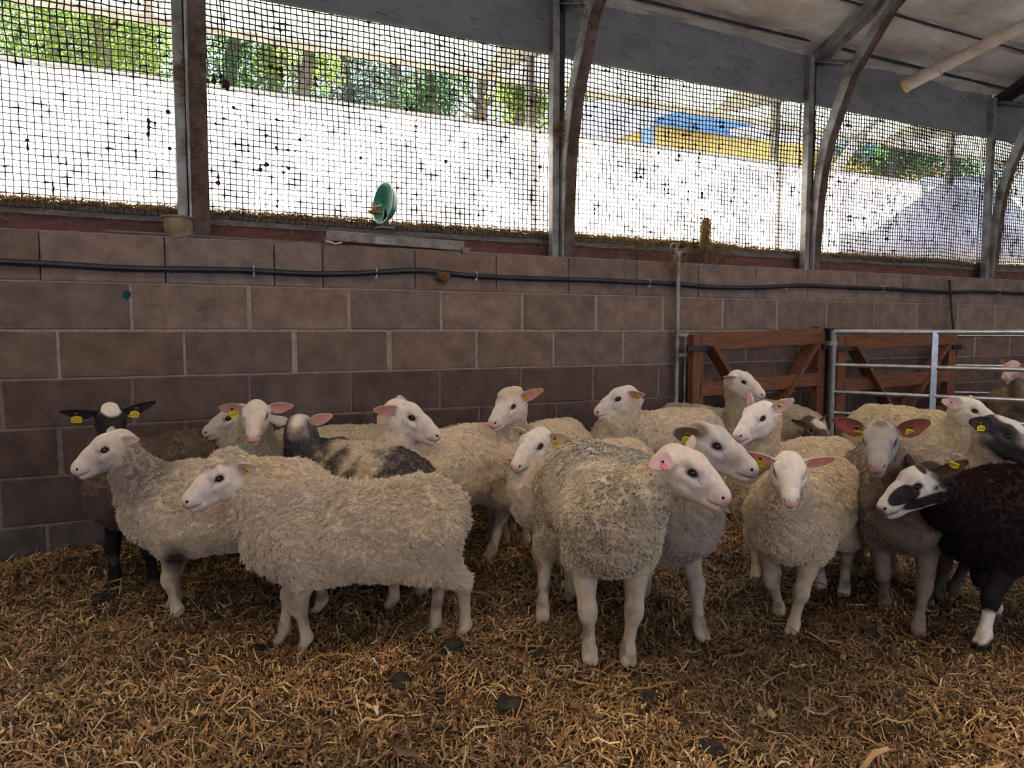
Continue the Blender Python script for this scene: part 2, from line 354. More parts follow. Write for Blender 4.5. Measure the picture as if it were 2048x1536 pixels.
# dark dung lumps half buried in the straw
def blob(c, r, seed, sz=(1, 1, .6), rough=.35, n=10):
    th = np.linspace(0, np.pi, n); ph = np.linspace(0, 2*np.pi, 2*n, endpoint=False)
    T, Pp = np.meshgrid(th, ph, indexing='ij'); d = np.stack([np.sin(T)*np.cos(Pp), np.sin(T)*np.sin(Pp), np.cos(T)], -1)
    R = r*(1-rough/2+rough*vnoise(d, 2.2, seed)+rough*.5*vnoise(d, 6, seed+3)); V = d*R[..., None]*np.array(sz)+np.array(c)
    m = 2*n; f = [[i*m+k, (i+1)*m+k, (i+1)*m+(k+1) % m, i*m+(k+1) % m] for i in range(n-1) for k in range(m)]
    return V.reshape(-1, 3), f
M['dung'] = mat('dark_dung', (.035, .026, .018), .8, scale=30, var=.5, bump=.6, bscale=60)
DUNG = [(800, 1350, .03, 'beside a dark hollow below the curly sheep'), (430, 1238, .022, 'right of a hind hoof at the left'), (512, 1292, .02, 'left of the curly sheep front hooves'), (1020, 1408, .032, 'alone in the open straw in front'),
        (735, 1170, .024, 'under the belly of the curly sheep'), (1735, 1262, .022, 'between the front-facing sheep and the grey one'), (205, 1205, .03, 'near the dark-legged sheep'), (905, 1290, .03, 'by the rear hooves of the curly sheep'),
        (1300, 1390, .026, 'in front of the central sheep'), (1420, 1500, .03, 'near the bottom edge of the straw'), (1085, 1310, .024, 'left of the central sheep front hooves'), (1330, 1210, .026, 'behind the central sheep front legs'), (885, 1388, .018, 'small, below the curly sheep rump')]
for i, (px, py, r, wh) in enumerate(DUNG):
    c = on_ground(px, py); v, f = blob((c[0], c[1], float(gh(np.array([c[0]]), np.array([c[1]]))[0])+r*.3), r, i*3.1, rough=.7)
    tag(MB().add(v, f).build('dung_clump', M['dung'], smooth=True), 'dark dung clump '+wh, 'dung', 'dung clumps in the straw')

# ---- red board and grey sill behind the wall top
rb = MB().box((X0, .205, 1.0), (X1, .235, 1.432)).build('trim_1', M['redboard']); tag(rb, kind='structure', label='dusty red-brown board above the block wall')
gb = MB().box((X0, .19, 1.425), (X1, .245, 1.478)).build('trim_2', M['greyboard']); tag(gb, kind='structure', label='grey sill board under the netting')
# hay caught on the sill
def wisps(n, pa, pb, spread, L, seed, rad=.0011, down=.0, up=.5):
    r = np.random.default_rng(seed); t = r.random(n)[:, None]; p = np.array(pa)*(1-t)+np.array(pb)*t+(r.random((n, 3))-.5)*np.array(spread)
    V = []; a = r.random(n)*2*np.pi; d = np.stack([np.cos(a), .35*np.sin(a), (r.random(n)-.5)*up*2-down], 1); d /= np.linalg.norm(d, axis=1)[:, None]
    l = L*(.3+r.random(n))[:, None]; A, B = [], []; bend = (r.random((n, 3))-.5)*.7
    for k in range(3):
        q = p+d*l/3; A.append(p); B.append(q); p = q; d = d+bend; d /= np.linalg.norm(d, axis=1)[:, None]
    A = np.concatenate(A); B = np.concatenate(B); v, f = segs(A, B, rad, rad, 3)
    c = np.tile(np.repeat(.45+.9*r.random(n), 6)[:, None], (3, 1))*np.array([[1, 1, 1]]); return v, f, c
o = 0; VV = []; QQ = []; CC = []
for v, q, c in [wisps(9000, (-1.2, .19, 1.485), (3.4, .19, 1.485), (0, .05, .018), .05, 11), wisps(4500, (3.4, .19, 1.48), (7.5, .19, 1.48), (0, .05, .025), .04, 12), wisps(1600, (-1.2, .19, 1.44), (7, .19, 1.44), (0, .01, .07), .035, 13, down=.5),
                wisps(260, (2.45, .15, 1.40), (3.4, .15, 1.42), (0, .08, .1), .06, 14)]: VV.append(v); QQ.append(q+o); CC.append(c); o += len(v)
tag(mesh_np('hay_wisps', np.vstack(VV), np.vstack(QQ), M['hay'], np.vstack(CC)), 'wisps of old hay lying along the grey sill board', 'hay', kind='stuff')

# ---- steel frames: post, inner brace, rafter, tie
FX = [-1.79, .154, 2.05, 4.0, 6.0, 7.95]
NAMES = ['steel frame standing beyond the first bay', 'dirty steel frame standing behind the dusty bucket', 'steel frame standing by the grey fixture with its brace rising to the roof', 'steel frame standing above the wooden gate', 'steel frame standing behind the tubular gate', 'last steel frame beyond the tubular gate']
SL = .46
def roofz(y): return 2.80+SL*(.10-y)
for i, x in enumerate(FX):
    t = empty('steel_frame', (x, .10, WT), NAMES[i], 'roof frame')
    MB().bar((x-.05, .115, 1.0), (x-.05, .115, 2.76), .042, .05, (0, 1, 0)).build('post', M['steel'], t, bevel=.003)
    MB().bar((x-.005, .135, 1.0), (x-.005, .135, 2.76), .05, .03, (0, 1, 0)).build('post_web', M['darksteel'], t)
    rr = np.random.default_rng(i)
    path = [(x+.02, .085, 1.0), (x+.02, .078, 1.45), (x+.02, .055, 1.80), (x+.02, .03, 2.0), (x+.02, -.02, 2.2), (x+.02, -.17, 2.56), (x+.02, -.44, 2.88), (x+.02, -.86, 3.16), (x+.02, -2.4, roofz(-2.4)-.2)]
    b = MB(); pp = np.array(path); rad = .03
    # channel section: wide dirty face plus light flange
    for a_, b_ in zip(pp[:-1], pp[1:]):
        b.bar(a_, b_+(b_-a_)*.01, .075, .012, (0, 1, .4))
        b.bar(a_+np.array([.034, .02, 0]), b_+np.array([.034, .02, 0]), .010, .05, (0, 1, .4))
    br = b.build('inner_brace', M['rust'], t)
    f = MB()
    for a_, b_ in zip(pp[:-1], pp[1:]): f.bar(a_+np.array([-.040, .012, 0]), b_+np.array([-.040, .012, 0]), .010, .058, (0, 1, .4))
    f.build('brace_flange', M['steel'], br)
    MB().bar((x, .10, roofz(.10)-.05), (x, -3.2, roofz(-3.2)-.05), .06, .05, (0, 0, 1)).bar((x+.03, .10, roofz(.10)-.07), (x+.03, -3.2, roofz(-3.2)-.07), .008, .08, (0, 0, 1)).build('rafter', M['steel'] if i % 2 else M['darksteel'], t)
    MB().bar((x, .10, 2.72), (x, -.20, 2.615), .012, .045, (0, 0, 1)).bar((x-.02, .10, 2.72), (x-.02, -.20, 2.615), .04, .006, (0, 0, 1)).build('tie_plate', M['steel'], t)
    MB().lathe((x-.046, -.17, 2.62), [(0, 0), (.009, 0), (.009, .008), (0, .008)], 6, (-1, 0, 0)).build('bolt', M['rust'], t)
    # hay and cobwebs lodged where brace meets post
    v1, q1, c1 = wisps(420, (x+.0, .06, 1.95), (x+.0, .05, 2.1), (.09, .06, .1), .045, 30+i, .0009)
    v2, q2, c2 = wisps(520, (x+.015, .045, 1.5), (x+.02, -.02, 2.3), (.05, .03, .0), .028, 50+i, .0009)
    v3, q3, c3 = wisps(160, (x+.02, -.15, 2.5), (x+.02, -.25, 2.7), (.06, .06, .05), .045, 70+i, .0009)
    tag(mesh_np('hay_tuft', np.vstack([v1, v2, v3]), np.vstack([q1, q2+len(v1), q3+len(v1)+len(v2)]), M['hay'], np.vstack([c1, c2, c3])*.55, parent=t), kind='stuff').matrix_parent_inverse = Matrix.Translation(t.location).inverted()
# ---- grey fascia
fa = MB()
for a, b in zip([X0]+FX, FX+[X1]): fa.box((a+.02, .14, 2.465), (b-.02, .155, 2.83)).box((a+.02, .125, 2.46), (b-.02, .155, 2.475))
fo = fa.build('trim_3', M['fascia']); tag(fo, kind='structure', label='grey metal fascia band under the roof, specked with dirt')
v, q, c = wisps(420, (-1, .136, 2.65), (7.5, .136, 2.65), (0, .001, .33), .06, 90, .0011, up=.6); 
wsp = mesh_np('cobweb_speck', v, q, M['dirt'], parent=fo); tag(wsp, kind='stuff')
# ---- insulated ceiling with seams
ny_, nx_ = 150, 620
xs = np.linspace(X0, X1, nx_); ys = np.linspace(.16, -2.55, ny_); XX, YY = np.meshgrid(xs, ys, indexing='ij')
P = np.stack([XX*1.0, YY*2.2, 0*XX], -1); ZZ = roofz(YY)+.012+.034*(vnoise(P, 2.5)-.5)+.016*(vnoise(P, 9)-.5)+.007*(vnoise(P*np.array([2.2, .45, 1]), 16)-.5)
bay = np.minimum.reduce([np.abs(YY-s) for s in (.05, -.24, -.55, -.9, -1.3, -1.8)]); ZZ -= .025*np.clip(bay/.25, 0, 1)
idx = np.arange(nx_*ny_).reshape(nx_, ny_); Q = np.stack([idx[:-1, :-1], idx[:-1, 1:], idx[1:, 1:], idx[1:, :-1]], -1).reshape(-1, 4)
Vc = np.stack([XX, YY, ZZ], -1).reshape(-1, 3); n_ = len(Vc); V2 = Vc.copy(); V2[:, 2] += .12
ce = mesh_np('ceiling', np.vstack([Vc, V2]), np.vstack([Q, Q[:, ::-1]+n_]), M['ceil'], smooth=True); tag(ce, kind='structure', label='wrinkled dirty white insulation lining under the roof')
sm = MB()
for s in (.05, -.24, -.55, -.9, -1.3): sm.bar((X0, s, roofz(s)+.0), (X1, s, roofz(s)+.0), .010, .012, (0, 0, 1))
sm.build('seam', M['darksteel'], ce)
# far half of the roof, behind the camera, and the gable ends
MB().box((X0, -3.4, roofz(-3.4)), (X1, -3.3, roofz(-3.4)+.14)).build('ridge_beam', M['steel'], ce)
MB().prism([(X0, -3.4, roofz(-3.4)+.1), (X1, -3.4, roofz(-3.4)+.1), (X1, -7.2, 2.9), (X0, -7.2, 2.9)], (0, 0, .004)).build('added_light_slope', M['slope_fill'], ce)  # far slope made translucent, an unseen softbox added for fill
MB().prism([(X0, -2.5, roofz(-2.5)+.08), (X1, -2.5, roofz(-2.5)+.08), (X1, -3.4, roofz(-3.4)+.08), (X0, -3.4, roofz(-3.4)+.08)], (0, 0, .004)).build('added_ridge_light', M['ridge'], ce)  # unseen translucent strip added overhead to light the backs from above
tag(MB().prism([(X1, .2, -.1), (X1, .2, 2.8), (X1, -3.4, 4.4), (X1, -7.2, 2.9), (X1, -7.2, -.1)], (.15, 0, 0)).build('wall_right', M['block']), kind='structure')
tag(MB().prism([(X0, .2, -.1), (X0, .2, 2.8), (X0, -3.4, 4.4), (X0, -7.2, 2.9), (X0, -7.2, -.1)], (-.15, 0, 0)).build('wall_left', M['block']), kind='structure')
tag(MB().box((X0, -7.35, -.1), (X1, -7.2, .9)).build('wall_front', M['block']), kind='structure')

# ---- wire netting, one stretch per bay, with dust thickened wires
def netting(xa, xb, za, zb, name, seed):
    r = np.random.default_rng(seed); p = .0268; Y = .19
    nx = int((xb-xa)/p); nz_ = int((zb-za)/p)+1
    i, k = np.meshgrid(np.arange(nx+1), np.arange(nz_+1), indexing='ij')
    X = xa+i*p; Z = za+k*p
    q = np.stack([X, Z, 0*X], -1)
    jx = (vnoise(q, 3.1, seed)-.5)*.016+(r.random(X.shape)-.5)*.004; jz = (vnoise(q, 2.7, seed+4)-.5)*.018+(r.random(X.shape)-.5)*.004
    top = np.clip((Z-2.05)/.2, 0, 1); right = np.clip((X-3.2)/2.5, 0, 1)
    rad = .0023+.0013*np.clip(vnoise(q, 6, seed+2)*1.6-.75, 0, 1)+.0014*(r.random(X.shape)**6)+.0006*top+.0005*right+.0022*((vnoise(q, 25, seed+9) > .80)*(r.random(X.shape) < .5))
    jit = 1+1.2*right+.8*top
    Pn = np.stack([X+jx*jit*.7, Y+(vnoise(q, 1.2, seed+1)-.5)*.02, Z+jz*jit*.7], -1)
    v1, q1 = segs(Pn[:-1].reshape(-1, 3), Pn[1:].reshape(-1, 3), rad[:-1].ravel(), rad[1:].ravel(), 4)
    v2, q2 = segs(Pn[:, :-1].reshape(-1, 3), Pn[:, 1:].reshape(-1, 3), rad[:, :-1].ravel(), rad[:, 1:].ravel(), 4)
    o = mesh_np('wire_netting', np.vstack([v1, v2]), np.vstack([q1, q2+len(v1)]), M['net']); tag(o, name, 'netting', 'wire netting stretched above the wall')
    # clots of dust and chaff hanging in the meshes
    mb = MB(); m = int(75*(xb-xa)*(1+.9*(xa > 3)))
    for j in range(m):
        a = r.integers(1, nx-1); b = r.integers(1, nz_-1)
        if vnoise(np.array([[Pn[a, b, 0], Pn[a, b, 2], 3.]]), 3.0, seed)[0] < .45 and r.random() < .8: continue
        big = r.random() < .16; n_ = r.integers(4, 10) if big else r.integers(1, 4)
        for e in range(n_):                              # dust creeping along neighbouring wires
            a2, b2 = a, b
            if r.random() < .5: a2 = min(max(a+r.integers(-1, 2), 0), nx)
            else: b2 = min(max(b+r.integers(-1, 2), 0), nz_)
            p0, p1 = Pn[a, b], Pn[a2, b2]; q_ = (.0028+.0035*r.random())*(1.2 if big else .9)
            if (a2, b2) != (a, b): mb.tube([p0, p0*.6+p1*.4+np.array([0, -.002, (r.random()-.5)*.005]), p1], [q_, q_*.75, .0022], 5)
            v, f = blob(p0+np.array([(r.random()-.5)*.008, -.003, (r.random()-.5)*.008]), q_*1.05, j*1.7+e, sz=(.6+.9*r.random(), .4, .6+.9*r.random()), rough=1.2, n=5); mb.add(v, f)
            a, b = a2, b2
        if r.random() < .5:
            c = Pn[a, b]; an = r.random()*6.28; l = .012+.03*r.random()
            mb.tube([c, c+np.array([math.cos(an)*l*.5, -.004, math.sin(an)*l*.5]), c+np.array([math.cos(an+.7)*l, -.004, math.sin(an+.7)*l])], [.0016, .0012, .0007], 4)
    tag(mb.build('dust_clot', M['dirt'], o), kind='stuff')
    return o
NET = ['wire netting on the first stretch, beyond the bucket', 'wire netting stretched above the bucket side of the first frame', 'wire netting stretched behind the green bowl', 'wire netting stretched above the wooden gate', 'wire netting behind the second pen, thick with dust', 'wire netting past the last frame, thick with dust']
for i in range(5):
    netting(FX[i]-.03, FX[i+1]-.03, 1.455, 2.56, ['wire netting stretched left of the bucket frame', 'wire netting stretched behind the green bowl', 'wire netting stretched behind the hay-wrapped stick', 'dust-clotted wire netting above the tubular gate', 'dust-clotted wire netting past the last visible frame'][i], 100+i)

# ---- white windbreak tarp outside, top edge rope
nx_ = 220; xs = np.linspace(X0, X1, nx_); zs = np.linspace(.9, 2.1, 26); XX, ZZ = np.meshgrid(xs, zs, indexing='ij')
YY = .305+.014*(vnoise(np.stack([XX, ZZ*.5, 0*XX], -1), 1.6)-.5)
sag = .02*np.sin((XX-.1)/1.93*2*np.pi)*0
idx = np.arange(XX.size).reshape(XX.shape); Q = np.stack([idx[:-1, :-1], idx[1:, :-1], idx[1:, 1:], idx[:-1, 1:]], -1).reshape(-1, 4)
tp = mesh_np('windbreak_tarp', np.stack([XX, YY, ZZ+sag], -1).reshape(-1, 3), Q, M['tarp'], smooth=True); tag(tp, 'white translucent windbreak tarp hung outside the netting', 'tarp')
e = MB().tube([(x, .33, 2.103) for x in np.linspace(X0, X1, 60)], .006, 6).build('hem_rope', M['greyboard'], tp)
# ---- sheet added outside, cut to the outline of the shadow on the tarp
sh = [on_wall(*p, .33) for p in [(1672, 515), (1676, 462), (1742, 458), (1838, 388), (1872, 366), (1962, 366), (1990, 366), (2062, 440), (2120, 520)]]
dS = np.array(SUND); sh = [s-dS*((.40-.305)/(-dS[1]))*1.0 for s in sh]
tag(MB().prism(sh, (0, .02, 0)).build('shadow_sheet', M['board']), 'added sheet cut to cast the shadow seen on the white tarp', 'sheet')
# ---- outside posts and the eave
for i, x in enumerate([2.0, 3.93, 5.86]):
    tag(MB().bar((x-.02, .37, -.1), (x-.02, .37, 2.66), .035, .05, (0, 1, 0)).build('outer_post', M['eavewood']), ['slim outer post behind the frame near the fixture', 'slim outer post behind the frame above the wooden gate', 'slim outer post behind the last visible frame'][i], 'post', 'outer eave posts')
ea = MB().prism([(X0, .25, 2.80), (X1, .25, 2.80), (X1, 1.0, 2.62), (X0, 1.0, 2.62)], (0, 0, .015)).build('eave_panel', M['eave']); tag(ea, 'pale translucent eave sheet projecting outside above the netting', 'eave')
MB().box((X0, .985, 2.585), (X1, 1.01, 2.64)).build('edge_strip', M['eavewood'], ea)
for i, x in enumerate([.0, 1.98, 3.9, 5.85]):
    v = [(x-.03, .25, 2.79), (x-.03, .25, 2.5), (x-.03, .95, 2.60), (x-.03, .95, 2.64)]
    MB().prism(v, (.05, 0, 0)).build('bracket', M['eavewood'], ea)
# diagonal pale strut outside, beyond the third frame
tag(MB().bar(at_depth(1675, 335, 6.6), at_depth(1755, 225, 6.0), .07, .05).build('diagonal_strut', M['eavewood']), 'pale diagonal strut outside beyond the third frame', 'strut')

# ---- PVC pipe under the roof
def onY(x, y, Y): return on_wall(x, y, Y)
pa, pb = onY(1812, 170, -.05), None
X_ = pa[0]; r_ = ray(2060, 45); k_ = None
pb = CAM+r_*((pa[0]+.12-CAM[0])/r_[0])
pa, pb = np.array(pa), np.array(pb); d = (pb-pa); 
t = empty('roof_pipe', pa, 'cream plastic pipe sloping under the roof with a collar and yellow rim', 'pipe')
MB().tube([pa, pa+d*1.6], .040, 18).build('tube', M['pvc'], t, smooth=True)
MB().tube([pa+d*.0, pa+d*.30], .046, 18).build('collar', M['pvc'], t, smooth=True)
M['yrim'] = mat('yellow_rim', (.6, .42, .12), .6)
MB().tube([pa-d*.012, pa+d*.014], .052, 18).build('rim', M['yrim'], t, smooth=True)

# ---- things on and along the wall
t = empty('bucket', (.09, .03, WT), 'dusty tan plastic bucket standing on the wall top by the first frame', 'bucket')
bc = on_wall(356, 470, .045); bc[2] = WT+.002
MB().lathe(bc, [(0, .004), (.044, .004), (.050, .0), (.052, .004), (.058, .085), (.062, .085), (.063, .095), (.056, .095), (.050, .01), (0, .008)], 32).build('pail', M['bucket'], t, smooth=True)
MB().lathe(bc+np.array([0, 0, .086]), [(.058, 0), (.066, .001), (.066, .007), (.058, .008)], 32).build('rim', M['bucket'], t, smooth=True)
a, b = on_wall(210, 464, .01), on_wall(645, 489, .01); a[2] += .006; b[2] += .004
tag(MB().bar(a, b, .012, .008).build('thin_rod', M['greyboard']), 'thin grey batten lying along the wall top past the bucket', 'batten')
# grey fixture
a, b = on_wall(655, 476, .02), on_wall(925, 496, .02)
t = empty('strip_fixture', (a+b)/2, 'long dusty grey metal fixture lying on the wall top under the green bowl', 'fixture')
MB().bar(a+np.array([0, 0, .01]), b+np.array([0, 0, .006]), .055, .048).build('housing', M['fixture'], t, bevel=.004)
MB().bar(a+np.array([0, -.025, .004]), b+np.array([0, -.025, .002]), .006, .02).build('cover_lip', M['fixture'], t)
m1 = a*.6+b*.4; MB().box(m1+np.array([-.055, -.034, -.016]), m1+np.array([.055, -.02, .019])).build('bracket_plate', M['steel'], t, bevel=.002)
for q in (a, b): MB().box(q+np.array([-.012, -.034, -.03]), q+np.array([.02, .02, .0])).box(q+np.array([-.02, -.035, -.012]), q+np.array([.03, -.02, -.004])).build('end_clip', M['fixture'], t, bevel=.002)
MB().tube([a+np.array([.06, -.03, -.02]), a+np.array([.03, -.035, -.03]), a+np.array([-.015, -.035, -.018])], .004, 6).build('loose_wire', M['lint'], t)
# green drinking bowl
c = on_wall(768, 455, .03)
t = empty('drinking_bowl', c, 'green enamel animal drinking bowl standing on edge on the grey fixture', 'drinking bowl')
ax = np.array([-.97, -.22, .10]); ax /= np.linalg.norm(ax); cc = c+np.array([.004, 0, .118])
b = MB(); b.col = np.array([1, 1, 1.])
prof = [(r_*1.45, h_*1.4) for r_, h_ in [(.0, -.038), (.03, -.036), (.055, -.02), (.066, .0), (.070, .004), (.071, .008), (.066, .008), (.061, .0), (.05, -.016), (.026, -.030), (.0, -.032)]]
b.lathe(cc, prof, 36, ax, 1.0)
o = b.build('bowl', M['green'], t, smooth=True); 
MB().box(c+np.array([-.035, -.03, -.005]), c+np.array([.045, .03, .002])).build('foot_plate', M['fixture'], t, bevel=.002)
MB().prism([c+np.array([-.01, 0, 0]), c+np.array([.03, 0, 0]), c+np.array([.012, 0, .09]), c+np.array([.004, 0, .09])], (0, .012, 0)).build('back_rib', M['green'], t)
q = cc+ax*.045+np.array([0, -.015, -.055])
MB().tube([q+np.array([.02, 0, 0]), q+np.array([-.03, -.005, 0])], .013, 12).tube([q+np.array([-.012, 0, 0]), q+np.array([-.012, 0, .045])], .012, 12).tube([q+np.array([-.03, -.005, -.001]), q+np.array([-.045, -.01, -.003])], .009, 12).build('valve', M['brass'], t, smooth=True)
MB().tube([q+np.array([.01, -.01, .03]), q+np.array([-.02, -.03, .022]), q+np.array([.012, -.04, .03])], .003, 6).build('valve_lever', M['lint'], t)
# black water hose along the wall
hp = [(-60, 519), (0, 523), (120, 529), (260, 537), (400, 539), (500, 541), (600, 547), (700, 547), (830, 541), (880, 545), (950, 552), (1060, 557), (1180, 560), (1270, 564), (1345, 567), (1420, 574), (1520, 575), (1600, 571), (1700, 575), (1800, 579), (1890, 584), (1960, 583), (2048, 587), (2150, 590)]
hp = [on_wall(x, y, -.022) for x, y in hp]
from mathutils.geometry import interpolate_bezier
def smooth_path(P, m=6):
    P = [Vector(p) for p in P]; out = []
    for i in range(len(P)-1):
        a = P[max(i-1, 0)]; b = P[i]; c = P[i+1]; d = P[min(i+2, len(P)-1)]
        out += list(interpolate_bezier(b, b+(c-a)/6, c-(d-b)/6, c, m))[:-1]
    return [tuple(p) for p in out+[P[-1]]]
ho = MB().tube(smooth_path(hp), .0135, 12).build('water_hose', M['hose'], smooth=True); tag(ho, 'black plastic water hose clipped along the block wall', 'hose')
for px, py in ((507, 541), (752, 546), (952, 551), (1298, 566), (1572, 572), (1765, 577), (1998, 584)):
    q = on_wall(px, py, -.022)
    MB().tube([q+np.array([0, .02, .02]), q+np.array([0, -.012, .016]), q+np.array([0, -.018, 0]), q+np.array([0, -.012, -.016]), q+np.array([0, .018, -.02])], .003, 6).tube([q+np.array([0, .02, -.02]), q+np.array([0, -.004, -.022])], .005, 6).build('hose_clip', M['lint'], ho)
q = on_wall(885, 553, -.03); M['clay'] = mat('dried_mud', (.17, .085, .04), .95, scale=40, var=.5, bump=.8)
mb = MB(); v, f = blob(q, .022, 5, (1.3, .8, .9), .9); mb.add(v, f); v, f = blob(q+np.array([.006, 0, -.022]), .012, 9, (1, .7, 1.2), .9); mb.add(v, f)
mb.build('mud_nest', M['clay'], ho, smooth=True)
# blue paint dab
v, f = blob(on_wall(253, 590, -.003), .0135, 2, (1, .12, 1.15), .6); tag(MB().add(v, f).build('paint_dab', M['paint'], smooth=True), 'dark blue paint dab on the second course of blocks', 'paint mark')
# vertical pipe with clamp
a, b = on_wall(1357, 812, -.05), on_wall(1357, 505, -.05); a = np.array([b[0], b[1], .0])
t = empty('upright_pipe', a, 'tall galvanised pipe standing against the wall beside the wooden gate', 'pipe')
MB().tube([a-np.array([0, 0, .03]), b], .014, 14).build('tube', M['steel'], t, smooth=True)
c = b+np.array([-.035, 0, .01])
MB().tube([c+.032*np.array([math.cos(th)*.8, 0, math.sin(th)*1.3]) for th in np.linspace(.2, 6.0, 20)], .005, 8).tube([b, b+np.array([-.03, -.005, .02])], .006, 8).box(b+np.array([-.02, -.01, -.005]), b+np.array([.025, .012, .008])).build('clamp_ring', M['steel'], t, smooth=True)
v, q, cl = wisps(60, b+np.array([-.03, 0, -.06]), b+np.array([-.02, 0, 0]), (.02, .02, .02), .05, 200, .001, down=.8); ot = mesh_np('hay_tuft', v, q, M['hay'], cl, parent=t); ot.matrix_parent_inverse = Matrix.Translation(t.location).inverted(); tag(ot, kind='stuff')
for zc in (.90, .78): MB().box((a[0]-.02, a[1]-.018, zc), (a[0]+.065, a[1]+.018, zc+.02)).build('hinge_band', M['steel'], t)
a2 = a+np.array([.062, 0, 0]); tag(MB().tube([a2-np.array([0, 0, .03]), a2+np.array([0, 0, .9]), a2+np.array([.012, 0, .935]), a2+np.array([.028, 0, .9]), a2+np.array([.028, 0, .8])], .006, 8).build('hooked_rod', M['steel'], smooth=True), 'thin hooked rod beside the upright pipe', 'rod')
# hay-wrapped stick on the sill
p0, p1 = on_wall(1409, 525, .12), on_wall(1412, 436, .12)
t = empty('wrapped_stick', p0, 'short wooden stick wrapped in hay standing at the sill', 'stick')
MB().tube([p0, p1], .016, 8).build('stick', M['wood'], t)
v, q, cl = wisps(1600, p0+(p1-p0)*.35, p1, (.035, .035, .0), .045, 210, .0011, down=.9, up=.2); ot = mesh_np('hay_wrap', v, q, M['hay'], cl, parent=t); ot.matrix_parent_inverse = Matrix.Translation(t.location).inverted(); tag(ot, kind='stuff')
# iron rod leaning on the wall far right
tag(MB().tube([on_wall(1899, 560, -.03), on_wall(1905, 640, -.05), on_wall(1913, 700, -.06), on_wall(1905, 760, -.06)], .009, 8).build('iron_rod', M['darksteel'], smooth=True), 'dark bent iron rod leaning on the wall behind the gate', 'rod')
# string hanging in front of the netting
tag(MB().tube(smooth_path([on_wall(438, -20, .17), on_wall(444, 60, .17), on_wall(447, 160, .17)]), .003, 6).add(*blob(on_wall(451, 170, .17), .018, 8, (.8, .5, 1), .9)).build('hanging_string', M['dirt']), 'dark string hanging before the netting with a clot at its end', 'string')

# ---- wooden gates leaning against the wall
def wood_gate(xa, xb, ya, yb, z1, zlow, label, flip=False):
    t = empty('wooden_gate', ((xa+xb)/2, (ya+yb)/2, 0), label, 'gate', 'orange wooden gates against the wall')
    P = lambda u, z, o=0: np.array([xa+(xb-xa)*u, ya+(yb-ya)*u-o, z])
    W = xb-xa; tck = .028
    for u in (.035, .965): MB().bar(P(u, .0), P(u, z1-.015+(.03 if u > .5 else -.02), 0), .085, .05, (0, 1, 0)).build('stile', M['woodv'], t, bevel=.004)
    zs = [z1-.06, z1-.34, z1-.60, z1-.83]
    for k, z in enumerate(zs):
        MB().bar(P(.05, z-.02, .018), P(.95, z+.015, .018), tck, .10 if k == 0 else .085, (0, 0, 1)).build('rail', M['wood'], t, bevel=.004)
    MB().bar(P(.10, z1-.10, .032), P(.50, z1-.66, .032), .022, .10, (0, 1, 0)).build('diagonal_board', M['wood'], t, bevel=.003)
    MB().bar(P(.90, z1-.10, .006), P(.50, z1-.66, .006), .022, .10, (0, 1, 0)).build('diagonal_board', M['wood'], t, bevel=.003)
    for u in (.0, 1.0): MB().box(P(u, z1-.13, .045)-np.array([.06, 0, 0]), P(u, z1-.10, .03)+np.array([.10 if u == 0 else .03, 0, 0])).build('strap_hinge', M['darksteel'], t)
    return t
ga, gb_ = on_wall(1385, 672, -.10), on_wall(1652, 660, -.12)
wood_gate(ga[0], gb_[0]-.01, -.09, -.12, .945, .0, 'orange wooden gate with crossed boards beside the upright pipe')
gc, gd = on_wall(1676, 668, -.12), on_wall(1908, 668, -.12)
wood_gate(gc[0], gd[0], -.10, -.12, .93, .0, 'orange wooden gate with crossed boards behind the tubular gate')
# dark slide post between them
q = on_wall(1659, 655, -.16)
tag(MB().bar((q[0], q[1], 0), (q[0], q[1], .95), .03, .03, (0, 1, 0)).box((q[0]-.03, q[1]-.02, .93), (q[0]+.03, q[1]+.02, .95)).build('gate_post', M['darksteel'], bevel=.003), 'black steel post between the wooden gates', 'post')
# ---- tubular metal gate coming toward the camera
def tube_gate(A, B, zs, label, uprights, rr=.0155, group='tubular metal gates'):
    A = np.array([*A[:2], 0.]); B = np.array([*B[:2], 0.]); t = empty('tubular_gate', A, label, 'gate')
    for z in zs: MB().tube([A+np.array([0, 0, z]), B+np.array([0, 0, z])], rr if z == zs[0] else rr*.8, 12).build('rail', M['galv'], t, smooth=True)
    MB().tube([A, A+np.array([0, 0, zs[0]+.01])], rr*1.15, 12).build('end_tube', M['steel'], t, smooth=True)
    MB().tube([B, B+np.array([0, 0, zs[0]+.01])], rr*1.15, 12).build('end_tube', M['steel'], t, smooth=True)
    for u in uprights: 
        c = A+(B-A)*u; MB().bar(c+np.array([-.006, -.022, .1]), c+np.array([-.006, -.022, zs[0]+.005]), .04, .008, (.3, 1, 0)).build('flat_upright', M['galv'], t, bevel=.001)
    MB().box(A+np.array([-.05, -.015, .84]), A+np.array([.02, .015, .87])).build('hinge_lug', M['steel'], t)
    return t
GA = at_depth(1668, 665, 4.55); GB = at_depth(2330, 665, 3.66)
def zat(y, d): return CAM[2]-(y-661)/1440*d
tube_gate(GA, GB, [.925, zat(730, 4.55), zat(784, 4.55), zat(826, 4.55), .25], 'galvanised tubular gate in front of the second wooden gate', [at_depth(1880, 0, 1) is None or .345])
GC = at_depth(1898, 665, 5.3); GD = at_depth(2300, 665, 4.9)
tube_gate(GC, GD, [.90, .68, .48, .33, .2], 'second tubular gate beyond the first, in front of the penned sheep', [], .012)

